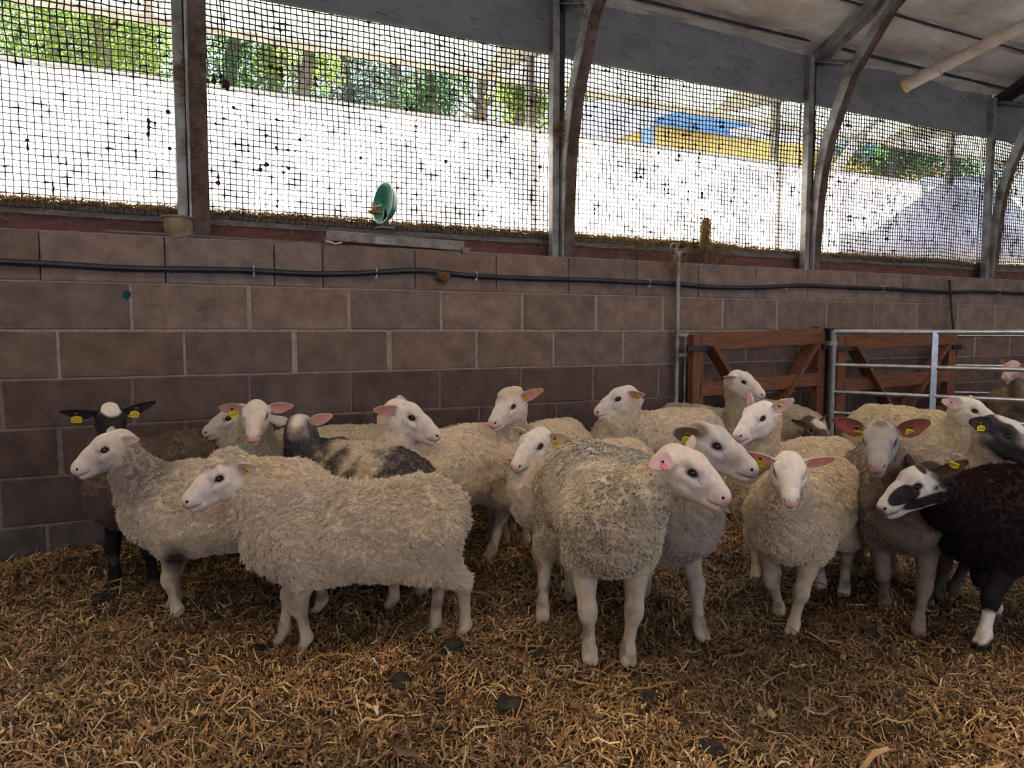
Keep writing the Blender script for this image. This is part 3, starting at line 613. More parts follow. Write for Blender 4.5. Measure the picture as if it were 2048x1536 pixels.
# ================================================================== SHEEP
CREAM = np.array([.80, .68, .54]); FACE = np.array([.74, .62, .54]); PINK = np.array([.74, .38, .32]); LEG = np.array([.56, .45, .34])
DARK = np.array([.030, .024, .024]); GREY = np.array([.34, .28, .23]); BROWN = np.array([.11, .07, .05])
def nrm(v): v = np.asarray(v, float); return v/(np.linalg.norm(v)+1e-12)
def head_matrix(yaw, pitch, roll):
    """picture angles: yaw 0 faces the camera, +90 the right of the picture; pitch = nose down; returns world axes as columns"""
    y, p = math.radians(yaw), math.radians(pitch)
    fh = nrm(np.array([FW[0], FW[1], 0])); f = -fh*math.cos(y)+RT*math.sin(y)
    x = nrm(f*math.cos(p)+np.array([0, 0, -math.sin(p)])); up = np.array([0, 0, 1.]); l = nrm(np.cross(up, x)); z = np.cross(x, l)
    r = math.radians(roll); l, z = l*math.cos(r)+z*math.sin(r), z*math.cos(r)-l*math.sin(r)
    return np.stack([x, l, z], 1)

def seg_d(p, a, b, ra, rb, S=None):
    if S is not None: p = p/S; a = a/S; b = b/S
    ab = b-a; t = np.clip(((p-a)@ab)/max(ab@ab, 1e-9), 0, 1)
    d = np.linalg.norm(p-a-t[..., None]*ab, axis=-1)-(ra+(rb-ra)*t)
    return d
def ear_d(p, E):
    b, e, w, n, L, W = E['b'], E['e'], E['w'], E['n'], E['L'], E['W']
    q = p-b; u = q@e/L; v = q@w; h = q@n
    uc = np.clip(u, 0, 1); hw = W*(np.clip(np.sin(np.pi*np.clip(uc*.86+.10, 0, 1)), 0, 1)**.62)*(1-.25*uc)*np.where(uc < .25, .72+1.1*uc, 1)
    curve = E['cup']*((v/W)**2)*W*(1-.45*uc)-E['bend']*uc**2*L
    du = np.maximum(-u, u-1)*L; dv = np.abs(v)-hw
    d2 = np.maximum(du, dv); return np.maximum(np.abs(h-curve)-(.0038-.0012*uc), d2*.8)*.85

def make_prims(sp, s, Rh, Hc, feet):
    """primitive list in body space (x forward, y left, z up), unit scale; Hc head centre; Rh head axes in body space"""
    P = []
    fat = sp.get('fat', 1.0)
    def cone(a, b, ra, rb, k=.03, ys=1.0, tag_='wool', S=None):
        S_ = np.array([1, ys, 1]) if S is None else np.array(S); P.append(dict(t='cone', a=np.array(a, float), b=np.array(b, float), ra=ra, rb=rb, k=k, S=S_, tag=tag_))
    arch = sp.get('dip', .0); lf = sp.get('lift', 0.); bl = sp.get('belly', 0.)
    cone((-.215, 0, .398+lf), (-.10, 0, .387-arch+lf), .130*fat, .132*fat, .05, .96); cone((-.10, 0, .387-arch+lf), (.09, 0, .378+lf), .134*fat, .134*fat, .06, .98)
    cone((.09, 0, .378+lf), (.19, 0, .366+lf), .134*fat, .116*fat, .06, .90); cone((-.13, 0, .352+bl*.6+lf), (.07, 0, .325+bl+lf), .098*fat, .098*fat, .07, 1.15)
    cone((-.255, 0, .405+lf), (-.272, 0, .36+lf), .086, .076, .05, 1.1)
    cone((-.328, 0, .44+lf), (-.362, 0, .37+lf), .024, .017, .03)                       # docked tail
    nb = np.array([.215, 0, .405+lf])
    # neck through a control point to the back of the head
    hb = Hc+Rh@np.array([-.028, 0, -.026]); mid = (nb+hb)/2+np.array(sp.get('nbulge', (.012, 0, -.012)))
    up_ = np.array([0, 0, 1.]); T = nrm(hb-nb)
    nr = sp.get('neck', .93)
    cone((.16, 0, .385+lf), nb, .115, .100*nr, .06, .9); cone(nb, mid, .098*nr, .078*nr, .05, .88, 'neck'); cone(mid, hb, .076*nr, .051*nr, .025, .9, 'neck')
    cone((.20, 0, .325+lf), (.16, 0, .315+lf), .074, .085, .05)
    # legs
    for i, ft in enumerate(feet):
        side = 1 if i % 2 == 0 else -1; fx, fy = ft[:2]; fz = ft[2] if len(ft) > 2 else 0.
        if i < 2:
            d = np.array([fx-.155, fy-side*.072]); q = lambda x, y, z, wt: np.array([x+d[0]*wt, y+d[1]*wt, z+fz])
            A = q(.15, side*.070, .36+lf, 0); B = q(.135, side*.078, .272+lf, .12); K = q(.158, side*.073, .150, .5); Ft = q(.150, side*.072, .048, .93); Hf = q(.160, side*.072, .016, 1)
            cone(A, B, .072, .052, .04); cone(B, (B+K)/2, .046, .029, .02, tag_='leg'); cone((B+K)/2, K, .029, .0235, .015, tag_='leg')
            cone(K+np.array([.005, 0, .010]), K+np.array([.004, 0, -.010]), .0265, .0245, .010, tag_='leg'); cone(K, Ft, .0190, .0160, .014, tag_='leg')
            cone(Ft, Ft+np.array([-.004, 0, -.004]), .0205, .0205, .01, tag_='leg')
        else:
            d = np.array([fx+.275, fy-side*.075]); q = lambda x, y, z, wt: np.array([x+d[0]*wt, y+d[1]*wt, z+fz])
            A = q(-.232, side*.066, .37+lf, 0); B = q(-.205, side*.082, .262, .15); K = q(-.302, side*.077, .180, .66); Ft = q(-.288, side*.075, .050, .95); Hf = q(-.272, side*.075, .016, 1)
            cone(A, B, .096, .058, .05); cone(A+np.array([-.025, 0, -.02]), (B+K)/2+np.array([-.016, 0, .02]), .080, .046, .04); cone((B+K)/2+np.array([-.008, 0, .01]), K+np.array([0, 0, .014]), .043, .029, .025); cone((B+K)/2, K, .034, .0255, .02, tag_='leg')
            cone(K+np.array([-.008, 0, .012]), K+np.array([-.004, 0, -.008]), .021, .021, .014, tag_='leg'); cone(K, Ft, .0215, .0175, .014, tag_='leg')
            cone(Ft, Ft+np.array([-.004, 0, -.004]), .020, .020, .01, tag_='leg')
        fwd = nrm(np.array([Hf[0]-Ft[0], Hf[1]-Ft[1], 0])+np.array([.02, 0, 0]))
        lat = np.array([-fwd[1], fwd[0], 0])
        for sd in (-1, 1):                                   # cloven hoof: two toes
            c0 = Ft+lat*sd*.008+np.array([0, 0, -.012]); c1 = Hf+lat*sd*.0105
            cone(c0, c1, .0150, .0140, .006, tag_='hoof'); cone(c1, c1+fwd*.012+np.array([0, 0, -.006]), .0125, .0095, .004, tag_='hoof')
    # head, in head axes
    H = lambda v: Hc+Rh@np.array(v, float)
    def hc(a, b, ra, rb, k=.015, ys=1.0, sub=False, tag_='head'):
        P.append(dict(t='hsub' if sub else 'hcone', a=np.array(a, float), b=np.array(b, float), ra=ra, rb=rb, k=k, S=np.array([1, ys, 1.]), tag=tag_))
    fl = sp.get('facelen', 1.0)
    hc((-.024, 0, .006), (.020, 0, .012), .047, .044, .02, .95); hc((.02, 0, .004), (.075*fl, 0, -.004), .041, .034, .02, .80)
    hc((.075*fl, 0, -.004), (.120*fl, 0, -.015), .0325, .0265, .02, .82)                                     # Roman nose bridge
    hc((.118*fl, 0, -.021), (.134*fl, 0, -.023), .0255, .0215, .012, .98)                                      # muzzle
    hc((-.014, .018, -.030), (.030, .014, -.034), .029, .026, .02); hc((-.014, -.018, -.030), (.030, -.014, -.034), .029, .026, .02)
    hc((.02, 0, -.040), (.105*fl, 0, -.045), .028, .0180, .02, .9); hc((.105*fl, 0, -.045), (.127*fl, 0, -.0475), .0180, .0150, .008, 1.05)
    for sd in (-1, 1):
        hc((.026, sd*.033, .030), (.046, sd*.031, .022), .015, .011, .012)                               # brow
        hc((.018, sd*.037, -.006), (.052, sd*.030, -.014), .012, .010, .014)                             # cheekbone
        hc((.036, sd*.0475, .012), (.036, sd*.050, .012), .0115, .0115, .006, sub=True)                 # socket
        hc((.0225, sd*.0425, .0125), (.0360, sd*.0425, .0185), .0048, .0056, .004); hc((.0360, sd*.0425, .0185), (.0520, sd*.0355, .0130), .0056, .0040, .004); hc((.0245, sd*.0400, .0050), (.0480, sd*.0365, .0025), .0042, .0042, .004)   # lids
        hc((.1465*fl, sd*.0085, -.0215), (.1380*fl, sd*.0165, -.0165), .0036, .0042, .003, sub=True)    # nostril
        hc((.1500*fl, sd*.001, -.0385), (.1260*fl, sd*.0190, -.0405), .0016, .0016, .003, sub=True)    # mouth
        hc((.1260*fl, sd*.0190, -.0405), (.0960*fl, sd*.0260, -.0370), .0016, .0014, .003, sub=True)
    hc((.1500*fl, 0, -.026), (.1500*fl, 0, -.037), .0012, .0012, .002, sub=True)
    if sp.get('topwool', 0): P.append(dict(t='hcone', a=np.array([-.03, 0, .035]), b=np.array([.018, 0, .045]), ra=.034, rb=.026, k=.02, S=np.array([1, 1, 1.]), tag='wool'))
    # ears
    E = []
    for sd, spec in zip((1, -1), sp.get('ears', (None, None))):
        if spec == 0: continue
        spec = spec or {}
        e = nrm(np.array(spec.get('e', (-.25, 1.0, -.05)))*np.array([1, sd, 1])); n = np.array(spec.get('n', (.75, .1, -.5)))*np.array([1, sd, 1]); n = nrm(n-(n@e)*e); w_ = np.cross(n, e)
        E.append(dict(b=np.array([-.020, sd*.040, .022]), e=e, n=n, w=w_, L=spec.get('L', .098), W=spec.get('W', .026), cup=spec.get('cup', .55), bend=spec.get('bend', .06), side=sd))
    return P, E

def surface_nets(D, xs, ys, zs):
    ins = D < 0
    c = ins[:-1, :-1, :-1].astype(np.int8)
    for dx in (0, 1):
        for dy in (0, 1):
            for dz in (0, 1):
                if dx+dy+dz: c = c+ins[dx:D.shape[0]-1+dx, dy:D.shape[1]-1+dy, dz:D.shape[2]-1+dz]
    act = (c > 0) & (c < 8); I, J, K = np.nonzero(act); n = len(I)
    vid = -np.ones(act.shape, np.int32); vid[I, J, K] = np.arange(n)
    acc = np.zeros((n, 3)); cnt = np.zeros(n)
    corners = [(0,0,0),(1,0,0),(0,1,0),(1,1,0),(0,0,1),(1,0,1),(0,1,1),(1,1,1)]
    edges = [(0,1),(2,3),(4,5),(6,7),(0,2),(1,3),(4,6),(5,7),(0,4),(1,5),(2,6),(3,7)]
    for a, b in edges:
        ca, cb = corners[a], corners[b]; da = D[I+ca[0], J+ca[1], K+ca[2]]; db = D[I+cb[0], J+cb[1], K+cb[2]]
        m = (da < 0) != (db < 0); t = np.where(m, da/np.where(m, da-db, 1), 0)
        pa = np.stack([xs[I+ca[0]], ys[J+ca[1]], zs[K+ca[2]]], 1); pb = np.stack([xs[I+cb[0]], ys[J+cb[1]], zs[K+cb[2]]], 1)
        acc += np.where(m[:, None], pa+(pb-pa)*t[:, None], 0); cnt += m
    V = acc/cnt[:, None]; Q = []
    def quads(m, f, flipm):
        pass
    # x edges
    a = ins[:-1, 1:-1, 1:-1]; b = ins[1:, 1:-1, 1:-1]; i, j, k = np.nonzero(a != b); j += 1; k += 1
    q = np.stack([vid[i, j-1, k-1], vid[i, j, k-1], vid[i, j, k], vid[i, j-1, k]], 1); fl = ~ins[i, j, k]; q[fl] = q[fl][:, ::-1]; Q.append(q)
    a = ins[1:-1, :-1, 1:-1]; b = ins[1:-1, 1:, 1:-1]; i, j, k = np.nonzero(a != b); i += 1; k += 1
    q = np.stack([vid[i-1, j, k-1], vid[i-1, j, k], vid[i, j, k], vid[i, j, k-1]], 1); fl = ~ins[i, j, k]; q[fl] = q[fl][:, ::-1]; Q.append(q)
    a = ins[1:-1, 1:-1, :-1]; b = ins[1:-1, 1:-1, 1:]; i, j, k = np.nonzero(a != b); i += 1; j += 1
    q = np.stack([vid[i-1, j-1, k], vid[i, j-1, k], vid[i, j, k], vid[i-1, j, k]], 1); fl = ~ins[i, j, k]; q[fl] = q[fl][:, ::-1]; Q.append(q)
    return V, np.concatenate(Q)

def axis_grid(lo, hi, flo, fhi, hc_, hf):
    out = [lo]
    while out[-1] < hi:
        x = out[-1]; out.append(x+(hf if flo-hc_ <= x <= fhi else hc_))
    return np.array(out)

def patch_mask(P, c, r, soft=.35, seed=0, rough=.5):
    d = np.linalg.norm((P-np.array(c))/np.array(r), axis=1)+rough*(vnoise(P, 26, seed)-.5)+rough*.6*(vnoise(P, 9, seed+2)-.5)
    return np.clip((1-d)/soft+.5, 0, 1)

SHEEP = {}
def make_sheep(key, sp):
    s = sp['s']; hd = math.radians(sp['hd'])
    fh = nrm(np.array([FW[0], FW[1], 0])); f = -fh*math.cos(hd)+RT*math.sin(hd); f = nrm(f); l = np.cross([0, 0, 1.], f)
    Rb = np.stack([f, l, [0, 0, 1.]], 1)                        # body axes -> world
    ff = on_ground(*sp['ff']); org = ff-f*.155*s; org = np.array([org[0], org[1], -.012])+np.array(sp.get('shift', (0, 0, 0)))
    toB = lambda p: (Rb.T@(np.asarray(p)-org))/s
    # head centre on its picture ray at a natural distance from the neck base
    nb = org+Rb@(np.array([.215, 0, .43])*s); r = ray(*sp['head']); Ln = sp.get('nl', .27)*s
    hdep = sp.get('hdepth', (nb+f*sp.get('hfwd', .09)*s-CAM)@FW-sp.get('hdo', .12*math.cos(math.radians(sp['yaw'])))*s); Hw = CAM+r*hdep
    Rhw = head_matrix(sp['yaw']-math.degrees(math.atan((sp['head'][0]-CXP)/F)), sp['pitch'], sp.get('roll', 0)); Rh = Rb.T@Rhw; Hc = toB(Hw)
    feet = []
    dflt = [(.155, .072), (.155, -.072), (-.275, .075), (-.275, -.075)]
    for i in range(4):
        fp = sp.get('feet', [None]*4)[i]
        if fp is None: feet.append(dflt[i])
        elif isinstance(fp, dict): feet.append((dflt[i][0]+fp.get('x', 0), dflt[i][1]+fp.get('y', 0), fp.get('z', 0)))
        else:
            q = toB(on_ground(*fp)); feet.append((np.clip(q[0], dflt[i][0]-.14, dflt[i][0]+.14), np.clip(q[1], dflt[i][1]-.07, dflt[i][1]+.07)))
    hs = sp.get('hs', .95)
    prims, ears = make_prims(sp, s, Rh, Hc, feet)
    # bounds
    pts = []
    for p in prims:
        for q, rr_ in ((p['a'], p['ra']), (p['b'], p['rb'])):
            if p['t'][0] == 'h': q = Hc+Rh@(q*hs)
            pts += [q-rr_*1.25, q+rr_*1.25]
    for E_ in ears:
        for q in (E_['b'], E_['b']+E_['e']*E_['L']):
            q = Hc+Rh@(q*hs); pts += [q-.032, q+.032]
    pts = np.array(pts); lo = pts.min(0)-.012; hi = pts.max(0)+.012
    hp = [Hc+Rh@(np.array(v)*hs) for v in ((-.06, -.05, -.08), (.16, .05, .07), (-.06, .05, .07), (.16, -.05, -.08), (.16, 0, 0), (-.06, 0, 0), (0, .05, .06), (0, -.05, -.08))]
    for E_ in ears: hp += [Hc+Rh@((E_['b']+E_['e']*E_['L'])*hs)]
    hp = np.array(hp); hlo, hhi = hp.min(0)-.012, hp.max(0)+.012
    hcz, hfz = sp.get('res', (.0105, .0034)); hcz /= s; hfz /= s
    xs, ys, zs = [axis_grid(lo[i], hi[i], hlo[i], hhi[i], hcz, hfz) for i in range(3)]
    D = np.full((len(xs), len(ys), len(zs)), .09, np.float32)
    def region(cen_pts, rad):
        a = np.min(cen_pts, 0)-rad; b = np.max(cen_pts, 0)+rad
        return tuple([slice(max(np.searchsorted(g, a[i])-1, 0), np.searchsorted(g, b[i])+1) for i, g in enumerate((xs, ys, zs))])
    def pts_of(sl):
        X, Y, Z = np.meshgrid(xs[sl[0]].astype(np.float32), ys[sl[1]].astype(np.float32), zs[sl[2]].astype(np.float32), indexing='ij'); return np.stack([X, Y, Z], -1)
    subs = []
    def ev(p, X):
        if p['t'][0] == 'h': Q_ = (X-Hc)@Rh/hs; return seg_d(Q_, p['a'], p['b'], p['ra'], p['rb'], p['S'])*hs
        return seg_d(X, p['a'], p['b'], p['ra'], p['rb'], p['S'])
    for p in prims:
        if p['t'] == 'hsub': subs.append(p); continue
        ends = [p['a'], p['b']]; 
        if p['t'][0] == 'h': ends = [Hc+Rh@(q*hs) for q in ends]
        sl = region(ends, max(p['ra'], p['rb'])*1.25+p['k']+.012); X = pts_of(sl)
        if X.size == 0: continue
        d = ev(p, X); a = D[sl]; k = p['k']; h = np.clip(k-np.abs(a-d), 0, None)/k; D[sl] = np.minimum(a, d)-h*h*k*.25
    for E_ in ears:
        ends = [Hc+Rh@(E_['b']*hs), Hc+Rh@((E_['b']+E_['e']*E_['L'])*hs)]
        sl = region(ends, .045); X = pts_of(sl); Q_ = (X-Hc)@Rh/hs; d = ear_d(Q_, E_)*hs; a = D[sl]; k = .008; h = np.clip(k-np.abs(a-d), 0, None)/k; D[sl] = np.minimum(a, d)-h*h*k*.25
    for p in subs:
        ends = [Hc+Rh@(q*hs) for q in (p['a'], p['b'])]; sl = region(ends, max(p['ra'], p['rb'])+p['k']+.006); X = pts_of(sl)
        d = -ev(p, X); a = D[sl]; k = p['k']; h = np.clip(k-np.abs(a-d), 0, None)/k; D[sl] = np.maximum(a, d)+h*h*k*.25
    V, Q = surface_nets(D, xs, ys, zs)
    # relax a little so the lattice does not show
    E2 = np.concatenate([Q[:, [0, 1]], Q[:, [1, 2]], Q[:, [2, 3]], Q[:, [3, 0]]])
    for lam in (.5, .3):
        acc = np.zeros_like(V); np.add.at(acc, E2[:, 0], V[E2[:, 1]]); np.add.at(acc, E2[:, 1], V[E2[:, 0]]); cn = np.bincount(E2.ravel(), minlength=len(V))[:, None]; V = V+(acc/np.maximum(cn, 1)-V)*lam
    # vertex data
    HP = (V-Hc)@Rh/hs
    dW = np.full(len(V), 9.); dB = np.full(len(V), 9.); dH = np.full(len(V), 9.); dHoof = np.full(len(V), 9.); dLeg = np.full(len(V), 9.)
    for p in prims:
        if p['t'] == 'hsub': continue
        d = ev(p, V); tg = p['tag']
        if tg in ('wool', 'neck'): dW = np.minimum(dW, d)
        else:
            dB = np.minimum(dB, d)
            if tg == 'head': dH = np.minimum(dH, d)
            if tg == 'hoof': dHoof = np.minimum(dHoof, d)
            if tg == 'leg': dLeg = np.minimum(dLeg, d)
    dE = np.full(len(V), 9.); inner = np.zeros(len(V)); eu = np.zeros(len(V))
    for E_ in ears:
        d = ear_d(HP, E_); q = HP-E_['b']; u = q@E_['e']/E_['L']; v = q@E_['w']; h = q@E_['n']; uc = np.clip(u, 0, 1)
        curve = E_['cup']*((v/E_['W'])**2)*E_['W']*(1-.45*uc)-E_['bend']*uc**2*E_['L']
        m = (d < dE) & (d < .006) & (u > .12); dE = np.minimum(dE, np.where(u > .12, d, 9)); inner = np.where(m, np.clip((h-curve)/.002+.2, 0, 1)*np.clip((E_['W']*.88-np.abs(v))/.009, 0, 1)*np.clip((1-u)/.1, 0, 1), inner); eu = np.where(m, u, eu)
    earm = np.clip((.004-dE)/.003, 0, 1)*(dE < dH+.004)
    wool = np.clip((dB-dW+.002)/.012+.5, 0, 1); wool *= np.clip((V[:, 2]-np.where(V[:, 0] < -.08, .165, sp.get('woolz', .20)))/.035, 0, 1)*(1-earm)
    if sp.get('topwool', 0): wool = np.maximum(wool, np.clip((.002-seg_d(HP, np.array([-.03, 0, .035]), np.array([.018, 0, .045]), .038, .030))/.006, 0, 1)*(1-earm))
    fn_ = np.cross(V[Q[:, 2]]-V[Q[:, 0]], V[Q[:, 3]]-V[Q[:, 1]]); vn_ = np.zeros_like(V)
    for i in range(4): np.add.at(vn_, Q[:, i], fn_)
    vn_ /= np.linalg.norm(vn_, axis=1)[:, None]+1e-12; lump = sp.get('lump', 1.0)
    V = V+vn_*(wool*lump*(.016*(vnoise(V, 14, 51)-.5)+.010*(vnoise(V, 34, 52)-.5)))[:, None]
    NECKMID = (Hc+Rh@np.array([-.03, 0, -.03])+np.array([.215, 0, .42]))/2
    wc = np.array(sp.get('wool', CREAM)); fc = np.array(sp.get('face', FACE)); lc = np.array(sp.get('leg', LEG))
    def shade(VV, HH, is_wool, jitter=0):
        n = len(VV); headish = np.clip((np.array(HH[:, 0])+.055)/.04, 0, 1) if False else None
        c = np.tile(wc, (n, 1)) if is_wool else None
        return c
    def pats(c, VV, HH, which):
        for j, pt in enumerate(sp.get('pat', [])):
            if pt[0] not in which: continue
            X = HH if pt[0][0] == 'h' else VV
            if pt[0] == 'n': X = VV-NECKMID
            if pt[0][0] == 'f': q_ = feet[int(pt[0][1])]; X = VV-np.array([q_[0], q_[1], 0])
            if pt[0] == 'hs': X = np.stack([HH[:, 0], np.abs(HH[:, 1]), HH[:, 2]], 1)      # mirrored on the head
            m = patch_mask(X, pt[1], pt[2], pt[4] if len(pt) > 4 else .35, j+len(key)*3.3, .35 if pt[0][0] == 'h' else .6)[:, None]
            c = c*(1-m)+np.array(pt[3])*m
        return c
    tmp_leg = (dLeg < dH) | (dHoof < dH)
    c = np.where((tmp_leg)[:, None], lc, fc)*np.ones((len(V), 1))
    c = c*(1-wool[:, None])+wc*np.array([.80, .75, .66])*wool[:, None]  # undercoat tone, darkened to paint in the shade between strands
    c = pats(c, V, HP, ('b', 'h', 'hs', 'n', 'f0', 'f1', 'f2', 'f3'))
    pk = np.array(sp.get('nosecol', PINK))
    HPn = HP/np.array([sp.get('facelen', 1.0), 1, 1])
    mz = np.clip((.025-np.linalg.norm((HPn-np.array([.150, 0, -.0235]))/np.array([1.2, 1.1, .8]), axis=1))/.010, 0, 1)[:, None]; mz = mz*.8; c = c*(1-mz)+pk*mz
    lip = np.clip((.0060-np.abs(HP[:, 2]+.0395))/.003, 0, 1)*np.clip((HPn[:, 0]-.098)/.02, 0, 1)*(np.abs(HP[:, 1]) < .03)*(HPn[:, 0] < .17); c = c*(1-.6*lip[:, None])+pk*.75*.6*lip[:, None]
    AY = np.stack([HP[:, 0], np.abs(HP[:, 1]), HP[:, 2]], 1)
    AYn = AY/np.array([sp.get('facelen', 1.0), 1, 1])
    ns = np.clip((.0060-seg_d(AYn, np.array([.1465, .0085, -.0215]), np.array([.138, .0165, -.0165]), 0, 0))/.0028, 0, 1)[:, None]; c = c*(1-ns)+np.array([.10, .03, .03])*ns
    mo_ = np.clip((.0030-np.minimum(seg_d(AYn, np.array([.150, .001, -.0385]), np.array([.126, .019, -.0405]), 0, 0), seg_d(AYn, np.array([.126, .019, -.0405]), np.array([.096, .026, -.037]), 0, 0)))/.0022, 0, 1)[:, None]; c = c*(1-mo_*.75)+np.array([.16, .06, .05])*mo_*.75
    er = np.linalg.norm((AY-np.array([.036, .041, .011]))/np.array([1.25, 1, .85]), axis=1)
    ring = np.clip((.0185-er)/.005, 0, 1)[:, None]*.55; ec = np.array(sp.get('eyering', (.50, .28, .24))); c = c*(1-ring)+ec*ring
    sock = np.clip((.0130-er)/.003, 0, 1)[:, None]; c = c*(1-sock)+np.array([.05, .03, .025])*sock
    tear = np.clip((.0045-seg_d(AY, np.array([.050, .038, .006]), np.array([.066, .033, -.006]), 0, 0))/.004, 0, 1)[:, None]*.45; c = c*(1-tear)+ec*.5*tear
    eo = np.array(sp.get('earout', fc)); ei = np.array(sp.get('earin', (.74, .38, .33)))
    em = earm[:, None]*(dH > .001)[:, None]; c = c*(1-em)+(eo*(1-inner[:, None])+ei*inner[:, None])*em
    hf_ = np.clip((.026-V[:, 2])/.008, 0, 1)*(dHoof < .006); hcx = np.array(sp.get('hoof', (.42, .33, .24))); c = c*(1-hf_[:, None])+hcx*hf_[:, None]
    fm = np.clip((vnoise(HP, 40, 17)-.45)*2.2, 0, 1)[:, None]*np.clip((.02-dH)/.02, 0, 1)[:, None]*(dH < dB+1e-4)[:, None]*(1-em)*.30; c = c*(1-fm)+c*np.array([.93, .80, .76])*fm
    # mud splashes low on the legs
    md = np.clip((vnoise(V, 30, 4)-.62)/.1, 0, 1)*np.clip((.26-V[:, 2])/.15, 0, 1)*.6; c = c*(1-md[:, None])+np.array([.16, .10, .06])*md[:, None]
    if sp.get('veil') is not None: c = c*np.array(sp['veil'])
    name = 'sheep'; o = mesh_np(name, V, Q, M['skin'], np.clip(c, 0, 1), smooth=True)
    a = o.data.attributes.new('thin', 'FLOAT', 'POINT'); a.data.foreach_set('value', (em[:, 0]*.42).astype(np.float32))
    Mw = np.eye(4); Mw[:3, :3] = Rb*s; Mw[:3, 3] = org; o.matrix_world = Matrix(Mw.tolist())
    tag(o, sp['label'], 'sheep', 'sheep of the flock in the barn pen')
    # eyes
    for sd in (1, -1):
        cE = Hc+Rh@(np.array([.0365, sd*.0338, .0102])*hs)
        mb = MB(); mb.lathe((0, 0, 0), [(.0001, -.0091)]+[(.0090*math.cos(t), .0090*math.sin(t)) for t in np.linspace(-1.4, 1.4, 9)]+[(.0001, .0091)], 14)
        e_ = mb.build('eye', M['eye'], smooth=True); e_.parent = o; e_.location = tuple(cE); e_.scale = (hs,)*3
    # ear tags
    for tg in sp.get('tags', ()):
        sd, u, colr = tg[0], tg[1], tg[2]; E_ = next((E for E in ears if E['side'] == sd), None)
        if E_ is None: continue
        b = E_['b']+E_['e']*E_['L']*u; dirn = nrm(tg[3]) if len(tg) > 3 else np.array([0, 0, -1.]); nn = nrm(E_['n']-(E_['n']@dirn)*dirn); ww = np.cross(dirn, nn)
        sz = tg[4] if len(tg) > 4 else 1.0
        off = E_['n']*.006
        P2 = [(-.004, 0), (-.006, .008), (-.0145, .011), (-.0165, .014), (-.0165, .031), (-.014, .033), (.014, .033), (.0165, .031), (.0165, .014), (.0145, .011), (.006, .008), (.004, 0), (.005, -.006), (-.005, -.006)]
        W3 = [Hc+Rh@((b+off+ww*x*sz+dirn*y*sz)*hs) for x, y in P2]; mb = MB().prism(W3, Rh@(nn*.0018))
        tgo = mb.build('ear_tag', M[colr]); tgo.parent = o
        m2 = MB(); q = Hc+Rh@((b+off+nn*.002)*hs); m2.lathe(q, [(0, .0), (.0052*sz, 0), (.0052*sz, .0025), (.002*sz, .0045), (0, .0045)], 12, Rh@nn)
        m2.build('tag_stud', M['tagk']).parent = tgo
        m3 = MB()                                        # engraved digits rows
        if tg[2] == 'tagy':
            for row, yy in enumerate((.017, .0245)):
                for k in range(5 if row else 4):
                    xx = (-.0115+k*.0055)*sz; q0 = b+off+nn*.0021+ww*xx+dirn*yy*sz
                    m3.bar(Hc+Rh@((q0+dirn*-.0022*sz)*hs), Hc+Rh@((q0+dirn*.0022*sz)*hs), .0008, .0004, Rh@nn)
                    if (k+row) % 2: m3.bar(Hc+Rh@((q0+ww*.0022*sz+dirn*-.0022*sz)*hs), Hc+Rh@((q0+ww*.0022*sz+dirn*.0022*sz)*hs), .0008, .0004, Rh@nn)
                    m3.bar(Hc+Rh@((q0+dirn*.0022*sz)*hs), Hc+Rh@((q0+dirn*.0022*sz+ww*.0025*sz)*hs), .0008, .0004, Rh@nn)
            m3.build('tag_digits', M['tagk']).parent = tgo
    # fleece -------------------------------------------------------------
    fl = sp.get('fleece', {}); nL = fl.get('n', 5000); per = fl.get('per', 4); Lm = fl.get('len', .016)/s; curl = fl.get('curl', .5); rr = np.random.default_rng(sum(map(ord, key))+5)
    a0, a1, a2, a3 = (V[Q[:, i]] for i in range(4)); fn = np.cross(a2-a0, a3-a1); ar = np.linalg.norm(fn, axis=1)*.5
    VN = np.zeros_like(V); 
    for i in range(4): np.add.at(VN, Q[:, i], fn)
    VN /= np.linalg.norm(VN, axis=1)[:, None]+1e-12
    wq = wool[Q].mean(1); pr = ar*np.clip(wq*1.5-.2, 0, 1); pr /= pr.sum()
    fi = rr.choice(len(Q), nL, p=pr); u, v = rr.random((2, nL, 1))
    def samp(A): return (A[Q[fi, 0]]*(1-u)+A[Q[fi, 1]]*u)*(1-v)+(A[Q[fi, 3]]*(1-u)+A[Q[fi, 2]]*u)*v
    P0 = samp(V); N0 = samp(VN); N0 /= np.linalg.norm(N0, axis=1)[:, None]+1e-9; W0 = samp(wool[:, None])[:, 0]; H0 = (P0-Hc)@Rh/hs
    hd_near = np.clip(1-np.linalg.norm(H0*np.array([.8, 1, 1]), axis=1)/.13, 0, 1)             # shorter close to the head
    belly = np.clip((.30-P0[:, 2])/.1, 0, 1)
    Lk = Lm*(.65+.6*rr.random(nL))*(1-.55*hd_near)*(.55+.45*W0)*np.clip((P0[:, 2]-.13)/.11, .35, 1)
    if fl.get('chest'): Lk *= 1+fl['chest']*.6*np.clip(1-np.linalg.norm((P0-np.array([.24, 0, .32]))/np.array([.12, .15, .12]), axis=1), 0, 1)
    # combing direction: down plus a slowly turning tangent
    an = (vnoise(P0, 9, 3)-.5)*5.0*fl.get('swirl', .6); tang = nrm1 = np.cross(N0, np.array([0, 1., 0])); 
    g = np.array([-.25, 0, -1.])[None]*np.ones((nL, 1)); g = g-(g*N0).sum(1)[:, None]*N0; gl = np.linalg.norm(g, axis=1)[:, None]; g = g/(gl+.25)
    sdv = np.cross(N0, g/(np.linalg.norm(g, axis=1)[:, None]+1e-6)); g = g*np.cos(an)[:, None]+sdv*np.sin(an)[:, None]*.7
    nCl = fl.get('clumps', 1500)
    from mathutils.kdtree import KDTree
